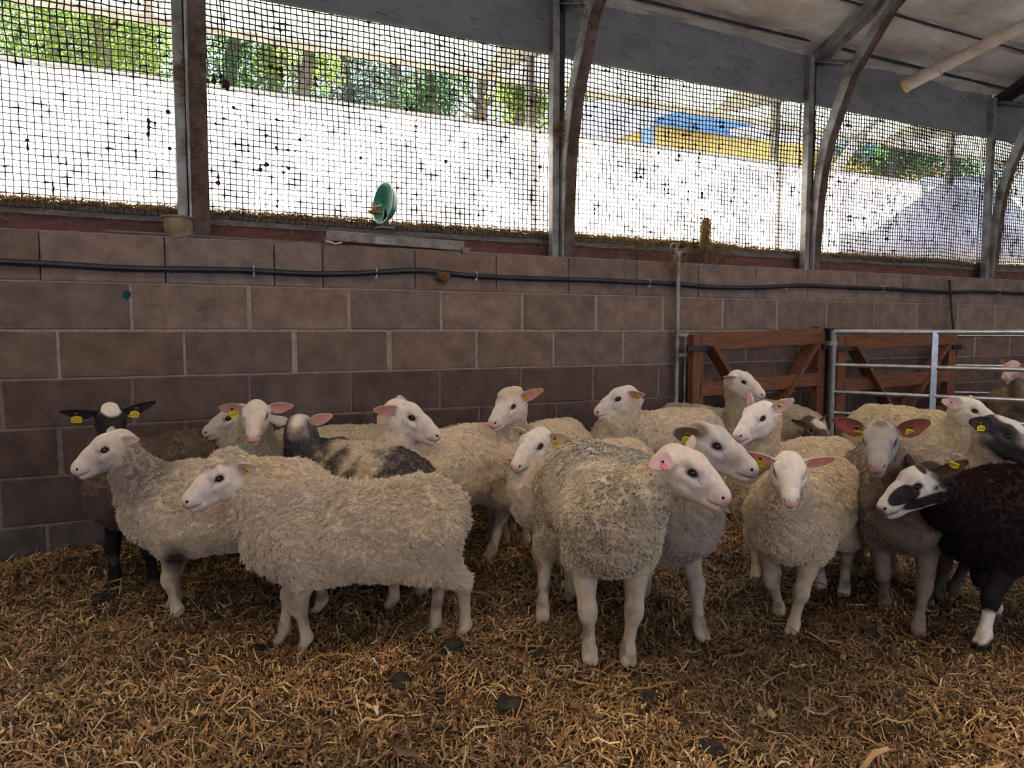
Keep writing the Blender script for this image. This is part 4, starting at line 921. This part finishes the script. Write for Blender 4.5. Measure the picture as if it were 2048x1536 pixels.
    ci = rr.choice(nL, nCl, replace=False); kd = KDTree(nCl)
    for q_, j_ in enumerate(ci): kd.insert(P0[j_], q_)
    kd.balance(); near_ = np.array([kd.find(p_)[1] for p_ in P0]); toC = P0[ci][near_]-P0; ln = np.linalg.norm(toC, axis=1)[:, None]; toC *= np.minimum(1, .02/(ln+1e-9))
    clen = (.75+.5*rr.random(nCl))[near_]; Lk = Lk*clen; ctone = (.95+.09*rr.random(nCl))[near_]
    ns_ = per; tot = nL*ns_; mpt = 5
    rep = lambda A: np.repeat(A, ns_, 0)
    spread = fl.get('spread', .0032)/s
    offs = rr.normal(size=(tot, 3))*spread; Nn = rep(N0); offs -= (offs*Nn).sum(1)[:, None]*Nn
    t = np.linspace(0, 1, mpt)[None, :, None]
    ph = rep(rr.random((nL, 1))*6.28)+rr.normal(size=(tot, 1))*.35; fr = rep(1.0+rr.random((nL, 1))*.9)
    Lr = rep(Lk)[:, None, None]*(.8+.35*rr.random((tot, 1, 1))); G = rep(g)[:, None]; Sd = rep(sdv)[:, None]
    nrmw = fl.get('stand', .75)
    path = rep(P0)[:, None]+offs[:, None]*(1-.62*t)-Nn[:, None]*.0025/s + Lr*(Nn[:, None]*(nrmw*t*(1-.30*t))+G*(fl.get('lay', .4)*t**1.5))
    path = path+rep(toC)[:, None]*(fl.get('pull', .32)*t**1.2)
    cw = curl*Lr*.20*t**.7
    path = path+cw*(np.sin(ph[:, :, None]+fr[:, :, None]*t*6.28)*Sd+np.cos(ph[:, :, None]+fr[:, :, None]*t*6.28)*(Nn[:, None]*.6+G*.3))
    rad = fl.get('rad', .0016)/s*(1.0-.72*t[:, :, 0]**1.5)*(.7+.5*rr.random((tot, 1)))
    cc = np.tile(wc, (nL, 1)); cc = pats(cc, P0, H0, ('b', 'h', 'hs', 'n', 'f0', 'f1', 'f2', 'f3'))
    yel = np.clip((vnoise(P0, 7, 8)-.45)*2.5, 0, 1)[:, None]*fl.get('yellow', .25)+belly[:, None]*.35*fl.get('yellow', .25); cc = cc*(1-yel*np.array([.02, .10, .28]))
    gry = np.clip((vnoise(P0, 11, 12)-.5)*3, 0, 1)[:, None]*fl.get('grime', .35); cc = cc*(1-gry)+cc*np.array([.68, .59, .52])*gry
    sp_ = fl.get('speck', .03); dk = rr.random(nL) < sp_*(1+2.5*np.clip((vnoise(P0, 8, 21)-.5)*4, 0, 1)); cc[dk] *= .4+.3*rr.random((dk.sum(), 1))
    if fl.get('speckreg'):
        for (c_, r_, pr_) in fl['speckreg']:
            m = patch_mask(P0, c_, r_, .8, 3)*pr_ > rr.random(nL); cc[m] = cc[m]*.22
    if sp.get('veil') is not None: cc = cc*np.array(sp['veil'])
    cs = rep(cc); fs = fl.get('fine', 0)
    if fs: m = rr.random(tot) < fs*(.45+1.3*np.clip((vnoise(rep(P0), 9, 31)-.42)*4, 0, 1)); cs[m] *= .22+.25*rr.random((m.sum(), 1))
    cs = cs*rep(ctone)[:, None]*(.9+.18*rr.random((tot, 1)))*rep(.92+.14*rr.random((nL, 1)))
    hc_ = bpy.data.hair_curves.new('fleece'); hc_.add_curves([mpt]*tot)
    hc_.attributes['position'].data.foreach_set('vector', path.reshape(-1, 3).astype(np.float32).ravel())
    ra_ = hc_.attributes.get('radius') or hc_.attributes.new('radius', 'FLOAT', 'POINT'); ra_.data.foreach_set('value', (rad*s).astype(np.float32).ravel())
    ca = hc_.attributes.new('col', 'FLOAT_COLOR', 'CURVE'); c4 = np.ones((tot, 4), np.float32); c4[:, :3] = np.clip(cs, 0, .95); ca.data.foreach_set('color', c4.ravel())
    hc_.materials.append(M['wool']); ho_ = bpy.data.objects.new('fleece', hc_); COL.objects.link(ho_); ho_.parent = o
    if sp.get('strands'):                                # loose straws clinging to the back
        mb = MB(); cand = np.nonzero((P0[:, 2] > .43+sp.get('lift', 0))*(P0[:, 0] < .15))[0]
        for j_ in rr.choice(cand, sp['strands'], replace=False):
            p0 = P0[j_]+N0[j_]*.012; d_ = np.cross(N0[j_], rr.normal(size=3)); d_ = nrm(d_); l_ = .012+.05*rr.random()
            mb.tube([p0, p0+d_*l_*.5+N0[j_]*.003, p0+d_*l_-N0[j_]*.003], .0008, 4)
        mb.build('clinging_straw', M['chaff']).parent = o
    SHEEP[key] = o
    return o
CURLY = dict(n=17000, per=5, len=.024, curl=1.3, rad=.00105, spread=.0029, chest=.5, stand=.72, clumps=2600, pull=.5, yellow=.2, grime=.28, speck=.008, lay=.5, fine=.006)
MED = dict(n=15000, per=5, len=.013, curl=1.1, rad=.00098, spread=.0028, stand=.85, chest=.4, yellow=.2, speck=.008, fine=.008)
SHORT = dict(n=13000, per=4, len=.0095, curl=1.0, rad=.00112, spread=.0029, stand=.85, yellow=.2, speck=.008, fine=.01)
FAR = dict(n=9500, per=3, len=.011, curl=.9, rad=.0016, spread=.0034, stand=.85, yellow=.2, speck=.012, fine=.012)
WHITE = (.77, .68, .61); GWOOL = (.36, .30, .26); GFACE = (.50, .45, .42); BLK = (.018, .015, .016); DKB = (.075, .048, .038)
FLOCK = {
 'A': dict(hs=0.98, ff=(601, 1288), hd=-78, s=.955, head=(458, 949), yaw=-77, pitch=21, topwool=1, dip=.026, neck=.88, belly=-.018, feet=[(610, 1293), (562, 1279), (925, 1268), (862, 1260)], fleece=CURLY, res=(.0085, .0028),
          ears=(dict(e=(-.8, .5, -.35), n=(.35, .9, -.25), L=.062, W=.022), dict(e=(-.2, 1, .15), L=.07)), earin=(.78, .56, .44), tags=((1, .45, 'tagy', (-.3, 0, -1), .45),),
          label='curly cream sheep standing side-on in front, mop of wool over its brow'),
 'B': dict(hs=.95, facelen=.93, ff=(356, 1228), hd=-84, s=.99, head=(228, 894), yaw=-77, pitch=20, feet=[(352, 1238), (345, 1212), (640, 1212), (600, 1195)], fleece=MED, res=(.0085, .0028), nl=.25,
          ears=(dict(e=(-.8, .45, -.3), n=(.35, .9, -.1), L=.06, W=.020), dict(e=(-.3, .9, .5), L=.055)), earin=(.76, .60, .47), nosecol=(.70, .42, .38),
          pat=[('b', (.12, .10, .24), (.035, .06, .06), (.09, .06, .05), .9), ('b', (.24, .05, .50), (.10, .10, .09), (.30, .25, .22), 1.6)],
          label='smooth-headed cream sheep with a brown smudge behind its elbow'),
 'C': dict(hs=.95, hdo=.02, hfwd=.0, ff=(266, 1172), hd=-16, s=1.03, head=(221, 840), yaw=4, pitch=26, feet=[(305, 1172), (228, 1165), None, None], wool=(.19, .14, .115), face=DARK, leg=(.018, .015, .017), hoof=(.02, .02, .02), nosecol=(.05, .04, .045), eyering=(.03, .03, .03),
          earout=(.03, .025, .025), earin=(.10, .06, .07), pat=[('h', (.0, 0, .052), (.050, .034, .022), (.72, .66, .55), .2)], fleece=dict(FAR, yellow=0, speck=0, fine=0), ears=(dict(e=(-.05, 1, .22), n=(.95, 0, -.2), L=.115), dict(e=(-.05, 1, .02), n=(.9, 0, -.3), L=.115)),
          tags=((1, .38, 'tagy', (.2, -.3, -1)), (-1, .55, 'tagy', (.1, 0, -1))), label='dark brown sheep facing out with black face, white blaze and black legs'),
 'D': dict(hs=0.95, ff=(492, 1104), hd=-64, s=.97, head=(472, 834), yaw=-82, pitch=18, fleece=FAR, nl=.24, wool=(.54, .47, .38), face=(.58, .51, .44), ears=(dict(e=(-.7, .6, -.2)), None), label='cream sheep against the wall whose profile shows behind the pink-nosed one'),
 'E': dict(hs=0.93, ff=(545, 1128), hd=-62, s=1.04, head=(512, 831), yaw=-6, pitch=20, fleece=FAR, nl=.25, face=(.72, .60, .50), nosecol=(.78, .40, .36), wool=(.64, .55, .43),
          ears=(dict(e=(-.15, 1, -.05), n=(.9, 0, .1), L=.1), dict(e=(-.1, 1, -.02), n=(.9, 0, .1), L=.1)), tags=((-1, .45, 'tagy', (.2, .2, -1)),), label='cream sheep looking out with pink nose and yellow tag, body along the wall'),
 'F': dict(hs=.95, hdepth=2.70, ff=(656, 1146), hd=-128, s=1.02, head=(603, 856), yaw=158, pitch=14, fleece=dict(MED, yellow=.3, grime=.7), nl=.25, face=(.78, .70, .60),
          ears=(dict(e=(-.2, 1, .15), n=(.5, 0, -.3)), dict(e=(-.2, 1, .25), n=(-.7, -.2, -.3))), earin=(.85, .45, .38), tags=((1, .4, 'tagy', (0, .2, -1), .7),),
          pat=[('n', (0, 0, .0), (.145, .16, .145), (.13, .11, .105), .4), ('b', (-.30, 0, .47), (.10, .16, .10), (.15, .12, .11), .6), ('b', (-.04, .10, .44), (.05, .06, .09), (.16, .12, .09), .9), ('b', (-.14, .12, .40), (.035, .06, .08), (.20, .15, .11), .9)],
          label='sheep seen from behind with charcoal neck and cracked two-tone fleece'),
 'G': dict(res=(.0095, .0033), hs=0.97, ff=(838, 1146), hd=-44, s=1.06, head=(805, 831), yaw=82, pitch=23, feet=[None, None, (962, 1122), None], fleece=dict(SHORT, speck=.05), nl=.24, nosecol=(.80, .42, .42),
          ears=(dict(e=(-.3, .9, .15)), dict(e=(-.75, .75, -.3), n=(.5, .8, -.2))), label='cream sheep turning its white head back toward the right over the cracked fleece'),
 'H': dict(res=(.0095, .0033), hs=0.97, ff=(1030, 1087), hd=-38, s=1.0, head=(1022, 810), yaw=-38, pitch=19, feet=[(1050, 1090), (1010, 1085), None, None], fleece=FAR, nl=.27, topwool=1,
          ears=(dict(e=(-.25, 1, .35), n=(.7, 0, .1), L=.115), dict(e=(-.4, .7, -.3), n=(.7, .3, 0))), tags=((1, .3, 'tagy', (.1, 0, -1), .6),), pat=[('b', (.2, 0, .42), (.12, .2, .14), (.36, .31, .25), .9)],
          label='alert cream sheep with one ear stuck straight out, standing alone by the wall'),
 'I': dict(ff=(1040, 1064), hd=64, s=.92, head=(1062, 905), yaw=85, pitch=60, hs=.95, fleece=FAR, wool=(.5, .43, .34), label='cream sheep mostly hidden behind the one with the stuck-out ear'),
 'J': dict(res=(.0095, .0033), hs=0.97, hdepth=2.52, ff=(1100, 1182), hd=-52, s=1.0, head=(1074, 888), yaw=-36, pitch=19, feet=[(1140, 1196), (1085, 1182), None, None], fleece=SHORT, nl=.25, face=WHITE,
          ears=(dict(e=(-.15, 1, -.05), n=(.9, 0, .1), L=.09), dict(e=(-.1, 1, .12), n=(.9, 0, 0), L=.09)), earin=(.70, .55, .42), tags=((-1, .45, 'tagy', (0, 0, -1), .7), (1, .35, 'tagy', (.2, 0, -1), .8)), eyering=(.25, .16, .13),
          pat=[('b', (.155, -.07, .06), (.03, .02, .016), DARK, .3), ('b', (.15, -.07, .11), (.03, .02, .014), DARK, .3)], label='cream sheep peering left past the rump of the central sheep'),
 'K': dict(hs=.95, facelen=.88, ff=(1222, 1322), fat=.95, hd=6, s=1.05, head=(1364, 936), yaw=74, pitch=22, feet=[(1255, 1322), (1180, 1322), (1150, 1212), (1085, 1238)], lift=.028, fleece=dict(MED, n=19000, len=.011, fine=.27, grime=.4), strands=46, res=(.0085, .0028), nl=.29,
          ears=(dict(e=(-.1, .9, .3)), dict(e=(-.35, .9, -.25), n=(.5, .5, .75), L=.085, cup=.4)), earin=(.88, .60, .60), nosecol=(.80, .36, .38), eyering=(.30, .20, .18), tags=((-1, .55, 'tagp', (.8, 0, -.6), .6),),
          pat=[('b', (-.06, .0, .50), (.22, .10, .06), (.62, .58, .52), .8)], label='central sheep with chaff-speckled fleece and pink drooping ear, nose to the right'),
 'L': dict(res=(.0095, .0033), hs=1.0, ff=(1338, 1260), hd=30, s=1.03, head=(1413, 886), yaw=76, pitch=19, feet=[(1402, 1272), (1262, 1250), (1290, 1176), (1245, 1250)], fleece=SHORT, nl=.25, wool=(.47, .41, .37), face=(.58, .53, .50), nosecol=(.36, .25, .24), leg=(.44, .36, .30), eyering=(.20, .14, .12),
          ears=(dict(e=(-.2, .9, .4), L=.075), dict(e=(-.7, .75, -.1), n=(.6, .7, -.1), L=.08, W=.03)), earin=(.22, .14, .10), tags=((-1, .5, 'tagy', (.1, .1, -1), .7),),
          pat=[('h', (-.03, -.03, .03), (.035, .035, .022), (.20, .13, .09), .6), ('h', (.085, -.02, -.01), (.03, .03, .022), (.48, .38, .32), .5), ('b', (.155, -.07, .15), (.03, .03, .03), (.2, .17, .16), .7), ('b', (-.1, 0, .54), (.3, .2, .12), (.44, .41, .39), 1.2)],
          label='grey-cream sheep with long pale mottled face beyond the central sheep'),
 'M': dict(hs=0.95, ff=(1248, 1048), hd=-70, s=1.06, head=(1247, 796), yaw=-74, pitch=19, fleece=FAR, nl=.27, nosecol=(.72, .42, .38), eyering=(.25, .15, .12), face=WHITE,
          ears=(dict(e=(-.65, .8, -.3), n=(.5, .6, -.3), L=.085), None), tags=((1, .5, 'tagy', (-.4, 0, -1), .7),), pat=[('b', (.2, 0, .36), (.14, .2, .14), (.42, .35, .27), .9)], label='cream sheep in profile against the wall with head raised to the left'),
 'N': dict(hs=0.9, ff=(1466, 1020), hd=38, s=1.02, head=(1481, 762), yaw=66, pitch=21, fleece=FAR, nl=.27, wool=(.6, .53, .43), face=(.74, .67, .60), ears=(dict(e=(-.2, 1, .1), L=.08), dict(e=(-.7, .7, -.4), L=.07)), nosecol=(.68, .42, .40), label='cream sheep with head raised before the wooden gate'),
 'O': dict(res=(.0095, .0033), hs=0.95, ff=(1520, 1152), hd=-62, s=.98, head=(1521, 833), yaw=-40, pitch=20, feet=[None, (1512, 1152), (1722, 1112), (1695, 1100)], fleece=MED, nl=.25, face=(.86, .78, .74), nosecol=(.80, .36, .36),
          ears=(dict(e=(-.35, 1, .45), n=(.6, .1, .1), L=.10), dict(e=(-.35, .55, .9), n=(.8, 0, -.1), L=.07)), earin=(.82, .55, .52), tags=((1, .4, 'tagy', (-.6, .3, .5), .8),), label='pink-faced white sheep with both ears up and a yellow tag'),
 'P': dict(hs=0.9, ff=(1590, 1016), hd=14, s=1.05, head=(1624, 856), yaw=42, pitch=25, fleece=FAR, nl=.26, near=True, wool=(.52, .45, .38), face=(.10, .065, .05), ears=(dict(e=(-.2, .9, .4), L=.07), dict(e=(-.4, 1, .0), L=.07)), earin=(.3, .16, .13), earout=(.12, .08, .06),
          pat=[('h', (.03, .01, .045), (.035, .045, .03), (.62, .55, .47), .4)], label='small sheep with brown and white face peering over a back near the gate'),
 'Q': dict(hs=0.95, ff=(1572, 1256), hd=-38, s=.95, lift=.02, head=(1578, 942), yaw=3, pitch=20, feet=[(1584, 1264), (1558, 1232), None, (1748, 1204)], fleece=MED, res=(.0085, .0028), nl=.215, face=WHITE, nosecol=(.84, .42, .42),
          ears=(dict(e=(-.45, 1, -.02), n=(.85, .1, -.2), L=.105, W=.024, bend=-.05), dict(e=(-.42, 1, .03), n=(.85, .1, -.2), L=.105, W=.026, bend=-.05)), earin=(.86, .36, .32), eyering=(.34, .27, .25), tags=((-1, .42, 'tagy', (.0, .1, -1), .9),),
          pat=[('b', (.155, -.07, .075), (.03, .02, .02), (.08, .06, .05), .4)], label='white sheep facing straight out with drooping pink ears and tagged ear'),
 'R': dict(res=(.0095, .0033), hs=0.95, ff=(1803, 1238), hd=-14, s=.98, lift=.018, head=(1760, 880), yaw=-2, pitch=18, feet=[(1836, 1266), (1770, 1216), None, None], fleece=dict(SHORT, yellow=0), nl=.25, wool=(.31, .235, .205), face=(.36, .31, .29), leg=(.24, .175, .155), nosecol=(.50, .30, .30), eyering=(.16, .12, .11), hoof=(.12, .09, .08),
          ears=(dict(e=(-.1, .9, .38), n=(.9, 0, 0), L=.10, W=.032, cup=.7, bend=-.05), dict(e=(-.1, 1, .28), n=(.9, 0, 0), L=.10, W=.032, cup=.7, bend=-.05)), earin=(.50, .15, .13), earout=(.22, .17, .15), tags=((-1, .25, 'tagy', (0, .1, -1)), (1, .45, 'tagy', (.1, -.2, -1), .7)),
          pat=[('h', (.0, 0, .05), (.03, .02, .02), (.18, .14, .13), .6)], label='taupe sheep facing out with big upright dark pink ears'),
 'S': dict(hs=0.95, ff=(1888, 1040), hd=28, s=1.04, head=(1936, 819), yaw=76, pitch=19, fleece=FAR, nl=.26, wool=(.76, .66, .49), face=(.76, .68, .60), ears=(dict(e=(-.2, 1, .2)), dict(e=(-.75, .75, -.1), n=(.3, .9, .1), L=.10, W=.032)), earin=(.88, .68, .66), tags=((-1, .6, 'tagp', (.6, 0, -.6), .5),), label='yellow-cream sheep in profile behind the taupe one, before the tubular gate'),
 'T': dict(res=(.0095, .0033), hs=1.0, ff=(1922, 1200), hd=12, s=.98, head=(2001, 867), yaw=66, pitch=20, feet=[(1905, 1192), (1880, 1198), None, None], fleece=dict(SHORT, yellow=0), nl=.28, wool=(.45, .37, .32), face=(.045, .04, .045), leg=(.12, .09, .08), hoof=(.03, .03, .03), nosecol=(.12, .09, .09), eyering=(.12, .11, .12), earin=(.16, .10, .09), earout=(.04, .035, .035),
          ears=(dict(e=(-.2, .9, .3), L=.07), dict(e=(-.6, .85, .0), n=(.5, .8, .1), L=.07, W=.03)), tags=((-1, .5, 'tagy', (.3, 0, -1), .7),), pat=[('h', (.03, 0, .052), (.07, .03, .028), (.62, .58, .54), .3), ('h', (.11, -.01, .02), (.06, .03, .03), (.4, .36, .34), .7)], label='grey-cream sheep with black patched face beside the black sheep'),
 'U': dict(hs=.92, hdepth=1.99, ff=(1962, 1262), hd=-82, s=1.0, head=(1845, 964), yaw=-62, pitch=27, feet=[(1962, 1290), (1995, 1232), (2270, 1290), (2260, 1240)], fleece=dict(MED, len=.015, fine=0, yellow=0, speck=0, grime=0), nl=.235, wool=(.040, .022, .022), face=(.70, .64, .60), leg=(.02, .016, .016), hoof=(.03, .025, .025), nosecol=(.04, .035, .04), eyering=(.06, .05, .05), res=(.0085, .0028),
          earin=(.26, .16, .10), earout=(.06, .045, .04), ears=(dict(e=(-.65, .9, .30), n=(.5, .5, -.1), L=.115, W=.026, cup=.8), dict(e=(-.2, .9, .35), L=.08)), tags=((1, .6, 'tagy', (-.3, .4, .6), .7),),
          pat=[('h', (.078, .034, .000), (.048, .028, .026), (.03, .026, .03), .15), ('h', (.035, .035, -.042), (.085, .03, .020), (.03, .026, .03), .2), ('h', (-.04, 0, .02), (.036, .07, .06), (.04, .03, .03), .2), ('h', (-.005, .02, .050), (.010, .035, .02), (.05, .04, .04), .3), ('f0', (.0, .0, .062), (.06, .05, .044), (.74, .68, .62), .2), ('f1', (.0, .0, .062), (.06, .05, .050), (.74, .68, .62), .2), ('b', (.24, 0, .44), (.03, .05, .03), (.66, .58, .50), .4)],
          label='black sheep with white patched face and white front socks'),
 'V': dict(hs=0.9, ff=(2046, 940), hd=-18, s=1.02, head=(2024, 738), yaw=-18, pitch=20, fleece=FAR, wool=(.5, .39, .3), face=(.60, .42, .36), nosecol=(.55, .28, .24), ears=(dict(e=(-.2, 1, .1), L=.08), dict(e=(-.2, .7, .6), L=.06)), label='cream sheep standing in the next pen behind the gates'),
 'W': dict(ff=(2330, 1190), hd=88, s=.88, head=(2420, 900), yaw=80, pitch=30, fleece=FAR, shift=(0, 0, -.05), label='pale sheep whose back shows between the black sheep and the black-faced one'),
}
import gc
ONLY = None
for k_, s_ in FLOCK.items():
    if ONLY is None or k_ in ONLY:
        t_ = time.time(); make_sheep(k_, s_); gc.collect(); print('sheep', k_, round(time.time()-t_, 2), flush=True)

# ================================================================== OUTSIDE
g = MB().box((-60, .6, -.6), (80, 90, -.5)).build('ground_outside', M['grass']); tag(g, kind='structure')
def leaves(n, c, r, size, seed, pal):
    rr = np.random.default_rng(seed); m = 14
    cen = np.array(c)+(rr.normal(size=(m, 3))*np.array(r)*.45); k = rr.integers(0, m, n)
    p = cen[k]+rr.normal(size=(n, 3))*np.array(r)*.26
    a = rr.normal(size=(n, 3)); a /= np.linalg.norm(a, axis=1)[:, None]; b = rr.normal(size=(n, 3)); b -= (a*b).sum(1)[:, None]*a; b /= np.linalg.norm(b, axis=1)[:, None]
    s = size*(.5+rr.random(n))[:, None]
    V = np.stack([p-a*s, p+b*s*.45+np.cross(a, b)*s*.15, p+a*s, p-b*s*.45+np.cross(a, b)*s*.15], 1).reshape(-1, 3)
    Q = np.arange(n*4).reshape(n, 4); c = np.array(pal)[rr.integers(0, len(pal), n)]*(.7+.6*rr.random((n, 1)))
    return V, Q, np.repeat(c, 4, 0)
YG = [(.22, .31, .045), (.13, .25, .04), (.29, .32, .06)]; DG = [(.04, .085, .045), (.07, .11, .07)]; MG = [(.07, .17, .045), (.12, .23, .06), (.05, .10, .045)]
TREES = [(-60, 60, 11, 1.9, YG, 'bright yellow-green leafy tree seen through the netting before the first frame', 4600), (95, 40, 13, 2.2, MG, 'green tree behind the bright one at the end of the netting', 4200), (190, 80, 10.5, 1.25, YG, 'bright leafy tree nearest the bucket frame', 4200), (318, 130, 13, 1.5, MG, 'leafy tree just behind the bucket frame', 3200),
         (470, 140, 14, 1.1, MG, 'slender tree beside the hanging string', 900), (540, 160, 17, 1.7, DG, 'tall dark trunked tree above the middle of the tarp', 900), (605, 130, 12.5, .55, YG, 'thin yellow-green sapling beside the dark trunks', 700), (700, 185, 18, 1.6, DG, 'dark bluish bush-like tree with bare twigs', 1500), (790, 200, 21, 1.6, DG, 'bare-branched tree in front of the blue sky', 260),
         (860, 200, 12.5, .7, MG, 'small bright green tree above the green bowl', 1500), (960, 215, 20, 1.2, DG, 'bare pale trunked tree near the second frame', 160), (1050, 205, 13.5, .75, YG, 'yellow-green tree beside the second frame', 2200), (1215, 185, 17, 1.0, MG, 'green tree above the pale roof', 900), (1790, 330, 14, .8, MG, 'round green bush past the third frame', 1800), (1905, 320, 20, 1.6, MG, 'pale green tree beyond the dusty netting', 1500)]
for i, (px, py, d, rad, pal, lab, n) in enumerate(TREES):
    c = at_depth(px, py, d); base = (c[0], c[1], -.5); rr = np.random.default_rng(300+i)
    t = empty('tree', base, lab, 'tree', 'trees beyond the tarp')
    hgt = c[2]+rad+1.5; mb = MB()
    tr = [(base[0]+.15*math.sin(z*1.3+i), base[1], z) for z in np.linspace(-.5, hgt, 9)]; mb.tube(tr, np.linspace(.17 if n > 1000 else .26, .07, 9)*(d/14), 8)
    for j in range(22 if n > 1000 else 60):
        z = .8+rr.random()*(hgt-.8); a = rr.random()*6.28; l = rad*(.5+.7*rr.random()); s = np.array([base[0], base[1], z])
        p1 = s+np.array([math.cos(a)*l*.5, math.sin(a)*l*.5, l*.25]); p2 = s+np.array([math.cos(a+.3)*l, math.sin(a+.3)*l, l*.6]); mb.tube([s, p1, p2], [.04*d/14, .025*d/14, .008*d/14], 5)
        for _ in range(2): p3 = p1+(rr.random(3)-.35)*l*.8; mb.tube([p1, (p1+p3)/2+rr.normal(size=3)*.05, p3], [.014*d/14, .009*d/14, .004*d/14], 4)
    mb.build('trunk', M['trunk'], t, smooth=True)
    v, q, cl = leaves(int(n*2.2), (c[0], c[1], c[2]+.1), (rad, rad*.8, rad), .038*d/12, 400+i, pal)
    o = mesh_np('foliage', v, q, M['leaf'], cl, parent=t); o.matrix_parent_inverse = Matrix.Translation(t.location).inverted()
# house with ochre wall, pale and blue roofs
D = 15.0
t = empty('house', (*at_depth(1500, 300, D)[:2], -.5), 'ochre house with pale and blue roofs behind the tarp', 'house')
P = lambda x, y, d=D: at_depth(x, y, d)
back = np.array([.25, 3.0, 0])
def slab(pts, name, m, off=(0, 0, -.12), par=t): return MB().prism(pts, off).build(name, m, par)
slab([P(1195, 278, 14.2), P(1310, 236, 15), P(1310, 900, 15), P(1195, 900, 14.2)], 'side_wall', M['ywall'], back*.1)
slab([P(1310, 232), P(1600, 285, 15.6), P(1880, 330, 16.2), P(1880, 900, 16.2), P(1310, 900)], 'wall', M['ywall'], back*.3)
slab([P(1000, 250, 14), P(1130, 210, 15), P(1290, 187, 16.5), P(1420, 204, 16), P(1200, 276, 14)], 'pale_roof', M['whiteroof'])
slab([P(1310, 236, 14.6), P(1420, 204, 15.5), P(1622, 238, 16.5), P(1690, 262, 16.5), P(1470, 262, 15)], 'blue_roof', M['blueroof'])
slab([P(1460, 258, 14.8), P(1600, 236, 14.9), P(1720, 300, 14.9), P(1600, 276, 14.8)], 'verge', M['whiteroof'])
slab([P(1640, 244, 15.4), P(1790, 262, 16), P(1800, 312, 16), P(1640, 292, 15.4)], 'rear_roof', M['blueroof'])
slab([P(1284, 258, 14.7), P(1310, 252, 14.9), P(1310, 330, 14.9), P(1284, 330, 14.7)], 'shutter', M['pane'], back*.02)
slab([P(1395, 204, 15.4), P(1620, 236, 16.3), P(1620, 240, 16.3), P(1395, 208, 15.4)], 'roof_edge', M['ywall'], (0, 0, .03))

import gc; gc.collect()
